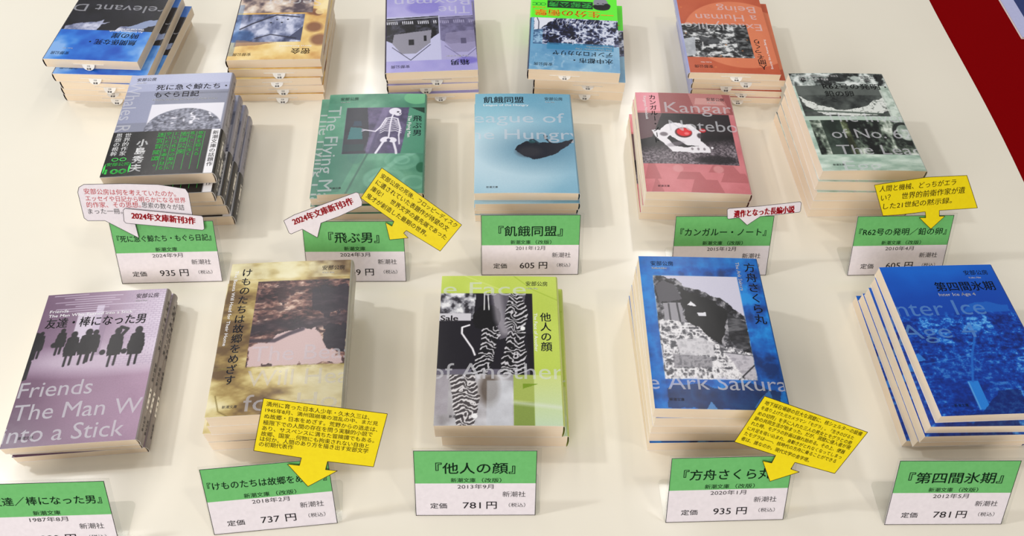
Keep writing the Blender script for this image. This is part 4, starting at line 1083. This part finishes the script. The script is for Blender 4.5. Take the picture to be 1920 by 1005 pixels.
# ------------------------------------------------------------------ paper callouts clipped to the cards
CALLS = {
'bubA' :( 'whale' , [(-68.0, 90.9), (-66.0, 95.5), (-61.0, 98.2), (-24.7, 98.1), (4.7, 96.7), (27.8, 92.3), (30.0, 87.9), (30.2, 64.5), (27.9, 57.0), (-23.0, 60.3), (-22.2, 46.1), (-49.5, 63.6), (-64.9, 63.9), (-67.6, 66.6)] ,
  [('安部公房は何を考えていたのか。', -62.4, 91.8, 18.5, 87.6), ('エッセイや日記から明らかになる世界', -62.3, 85.3, 26.1, 81.4), ('的作家、その思想。', -62.7, 79.1, -14.6, 78.0), ('思索の数々が詰', -13.7, 78.0, 23.8, 74.6), ('まった一冊。', -62.7, 72.9, -32.2, 72.3)] ),
'bubB' :( 'whale' , [(-30.5, 73.7), (-28.6, 75.4), (38.8, 66.9), (40.0, 65.5), (39.3, 54.1), (37.6, 53.1), (-30.1, 61.3), (-31.7, 63.3)] ,
  [('2024年文庫新刊3作', -23.9, 68.7, 32.3, 62.1)] ),
'flyB' :( 'fly' , [(-63.1, 62.2), (-52.8, 67.9), (5.3, 89.3), (7.7, 88.7), (10.5, 80.0), (9.8, 76.4), (-12.0, 66.2), (-29.1, 59.8), (-33.6, 45.5), (-46.8, 53.9), (-57.6, 49.2), (-59.5, 50.3)] ,
  [('2024年文庫新刊3作', -54.7, 60.9, 1.7, 81.5)] ),
'flyY' :( 'fly' , [(30.4, 112.4), (101.6, 58.0), (80.8, 31.9), (49.7, 52.6), (47.1, 50.0), (51.3, 45.2), (33.8, 43.5), (30.8, 60.5), (36.5, 56.8), (38.7, 61.5), (9.5, 84.1)] ,
  [('安部公房の死後、フロッピーディスク', 29.5, 105.5, 96.8, 56.7), ('に遺されていた表題作が待望の文', 24.8, 99.6, 89.0, 53.5), ('庫化！\u3000世界文学の最先端であった', 20.1, 93.6, 86.8, 45.1), ('鬼才が創造した最期の世界。', 15.3, 87.1, 69.0, 48.4)] ),
'kanB' :( 'kang' , [(0.5, 67.8), (2.1, 69.0), (27.7, 70.8), (48.6, 73.1), (69.1, 75.4), (70.5, 74.1), (70.8, 66.0), (69.6, 65.0), (33.0, 60.9), (21.5, 52.3), (12.6, 59.9), (2.8, 58.5), (1.7, 59.4)] ,
  [('遺作となった長編小説', 7.6, 63.3, 64.6, 68.1)] ),
'r62Y' :( 'r62' , [(-37.7, 92.1), (11.4, 99.0), (49.2, 100.3), (67.1, 68.3), (30.3, 66.3), (31.6, 60.5), (37.1, 60.5), (26.0, 47.7), (12.2, 59.3), (18.6, 59.2), (16.8, 65.2), (-6.2, 62.7), (-23.7, 61.7)] ,
  [('人間と機械、どっちがエラ', -31.9, 88.1, 40.3, 94.1), ('い？\u3000世界的前衛作家が遺', -28.9, 79.3, 50.8, 86.3), ('した21世紀の黙示録。', -25.1, 70.9, 40.4, 76.3)] ),
'beaY' :( 'beasts' , [(9.0, 118.0), (95.2, 96.4), (80.3, 50.8), (47.0, 59.3), (44.5, 52.1), (53.2, 50.1), (29.6, 38.3), (17.4, 60.1), (26.0, 58.0), (28.4, 64.6), (-4.9, 74.5)] ,
  [('満州に育った日本人少年・久木久三は、', 10.3, 113.3, 81.9, 94.5), ('1945年8月、満州国崩壊の混乱の中、まだ見', 8.8, 108.3, 87.5, 88.6), ('ぬ故郷・日本をめざす。荒野からの逃走は、', 7.3, 103.3, 86.6, 83.4), ('極限下での人間の存在を問う実験的小説で', 5.7, 98.1, 82.6, 79.5), ('あり、サスペンスに満ちた冒険譚でもある。', 4.2, 93.4, 83.2, 74.0), ('故郷、国家…何物にも拘束されない自由と', 2.7, 88.8, 78.9, 69.7), ('は何か。人間のあり方を描き出す安部文学', 1.3, 84.5, 77.8, 65.2), ('の初期代表作', -0.2, 80.0, 23.7, 74.4)] ),
'arkY' :( 'ark' , [(16.7, 115.0), (99.8, 81.6), (80.7, 44.5), (47.9, 55.7), (45.6, 49.7), (52.7, 46.7), (30.8, 38.6), (22.6, 57.8), (29.9, 55.7), (32.1, 62.6), (-1.2, 75.7)] ,
  [('地下採石場跡の巨大な洞窟に、核シェルターの設備', 17.8, 109.6, 95.7, 79.9), ('を造り上げた元カメラマン「モグラ」。「生きのびるた', 15.6, 105.3, 90.1, 76.5), ('めの切符」を手に入れた三人の男女とモグラとの奇', 13.7, 100.6, 89.3, 72.0), ('跡の共同生活が始まった。だが、洞窟に侵入者が現', 11.7, 96.3, 88.9, 67.9), ('れた時、モグラの計画は崩れ始める。その上、便器', 9.7, 92.1, 85.3, 63.9), ('に片足を吸い込まれ、身動きがとれなくなってしまっ', 7.5, 87.7, 83.5, 59.3), ('たモグラは――、核時代の方舟に乗ることができる', 5.7, 83.3, 79.9, 55.7), ('者は、誰なのか。現代文学の金字塔。', 3.8, 78.9, 59.0, 57.2)] ),
}
CI = {
 'bubA': ('speech_bubble', 'large white speech bubble with red and black handwriting-style lines, left of the banded books', 'speech bubble', 1.6, 'note_white', 'red_ink', 0),
 'bubB': ('announcement_label', 'white label with red lettering over the large bubble and the 935 yen card', 'label', 3.4, 'note_white', 'red_ink', .05),
 'flyB': ('speech_bubble', 'white tilted bubble with red lettering beside the yellow arrow, by the green books', 'speech bubble', 1.6, 'note_white', 'red_ink', .05),
 'flyY': ('arrow_note', 'yellow four-line arrow note slanting down to the right over the green books', 'note', 2.4, 'note_yellow', 'brown_ink', .015),
 'kanB': ('speech_bubble', 'small white bubble with red lettering on the card by the pink books', 'speech bubble', 1.6, 'note_white', 'red_ink', .05),
 'r62Y': ('arrow_note', 'yellow three-line arrow note by the grey green books', 'note', 1.6, 'note_yellow', 'brown_ink', .01),
 'beaY': ('arrow_note', 'yellow eight-line arrow note over the sand coloured books', 'note', 1.6, 'note_yellow', 'brown_ink', .01),
 'arkY': ('arrow_note', 'yellow tilted eight-line arrow note beside the blue quarry books', 'note', 1.6, 'note_yellow', 'brown_ink', .015),
}
def outline(mb, pts, wd, fr, key):
    for (a, b_), (c, d) in zip(pts, pts[1:] + pts[:1]):
        L = math.hypot(c - a, d - b_)
        if L < .01: continue
        nx, ny = -(d - b_) / L * wd / 2, (c - a) / L * wd / 2
        mb.plate([(a - nx, b_ - ny), (c - nx, d - ny), (c + nx, d + ny), (a + nx, b_ + ny)], .0, .05, key, fr)
for key, (ck, pts, lines) in CALLS.items():
    nm, lab, cat, off, pk, ik, bold = CI[key]
    x, y, deg = CARDS[ck]
    root = empty(nm, (x, y, 0), math.radians(deg))
    fr = card_frame(0, 0, 0, off); fr2 = card_frame(0, 0, 0, off + .1)
    tag(root, lab, cat, 'paper notes clipped to the price cards')
    mb = MB()
    mb.plate(pts, -.3, 0, pk, fr)
    outline(mb, pts, .45, fr, 'brown_ink' if pk == 'note_yellow' else 'softblack')
    for i, (s, x0, y0, x1, y1) in enumerate(lines):
        L = math.hypot(x1 - x0, y1 - y0); ang = math.atan2(y1 - y0, x1 - x0)
        size = L / max(len(s) - .1, 1)
        size = min(size, 6.5)
        kk = 'softblack' if key == 'bubA' and i > 2 else ik
        if ik == 'red_ink' and key != 'bubA': size = max(size, 7.0)
        text(mb, s, x0, y0, size * 1.08, kk, w=L, ang=ang, bold=bold, frame=fr2)
    mb.build('note_paper', root)
    cl_ = MB()
    tipx = min(max(min(pts, key=lambda p: p[1])[0], -44), 44)
    cl_.plate([(tipx - 3, 54), (tipx + 3, 54), (tipx + 3, 58), (tipx - 3, 58)], .15 - off + .1, -.32, 'acrylic', fr)
    cl_.build('tape_pad', root)

# ------------------------------------------------------------------ magazine on the red cloth
root = empty('magazine', (800, 1010, -3), math.radians(0))
tag(root, 'pale lavender magazine with a dark blue picture on the red cloth', 'magazine', 'magazines')
mb = MB(); mb.box(-153, 60, -112, 185, 3.4, 3.8, 'note_lav'); mb.box(-135, 50, -95, 175, 3.8, 3.9, 'plastic_dark'); mb.build('cover', root)
mb = MB(); mb.box(-152, 59, -111, 184, .1, 3.4, 'slip_white'); mb.build('page_block', root)

bpy.data.objects.remove(_to)
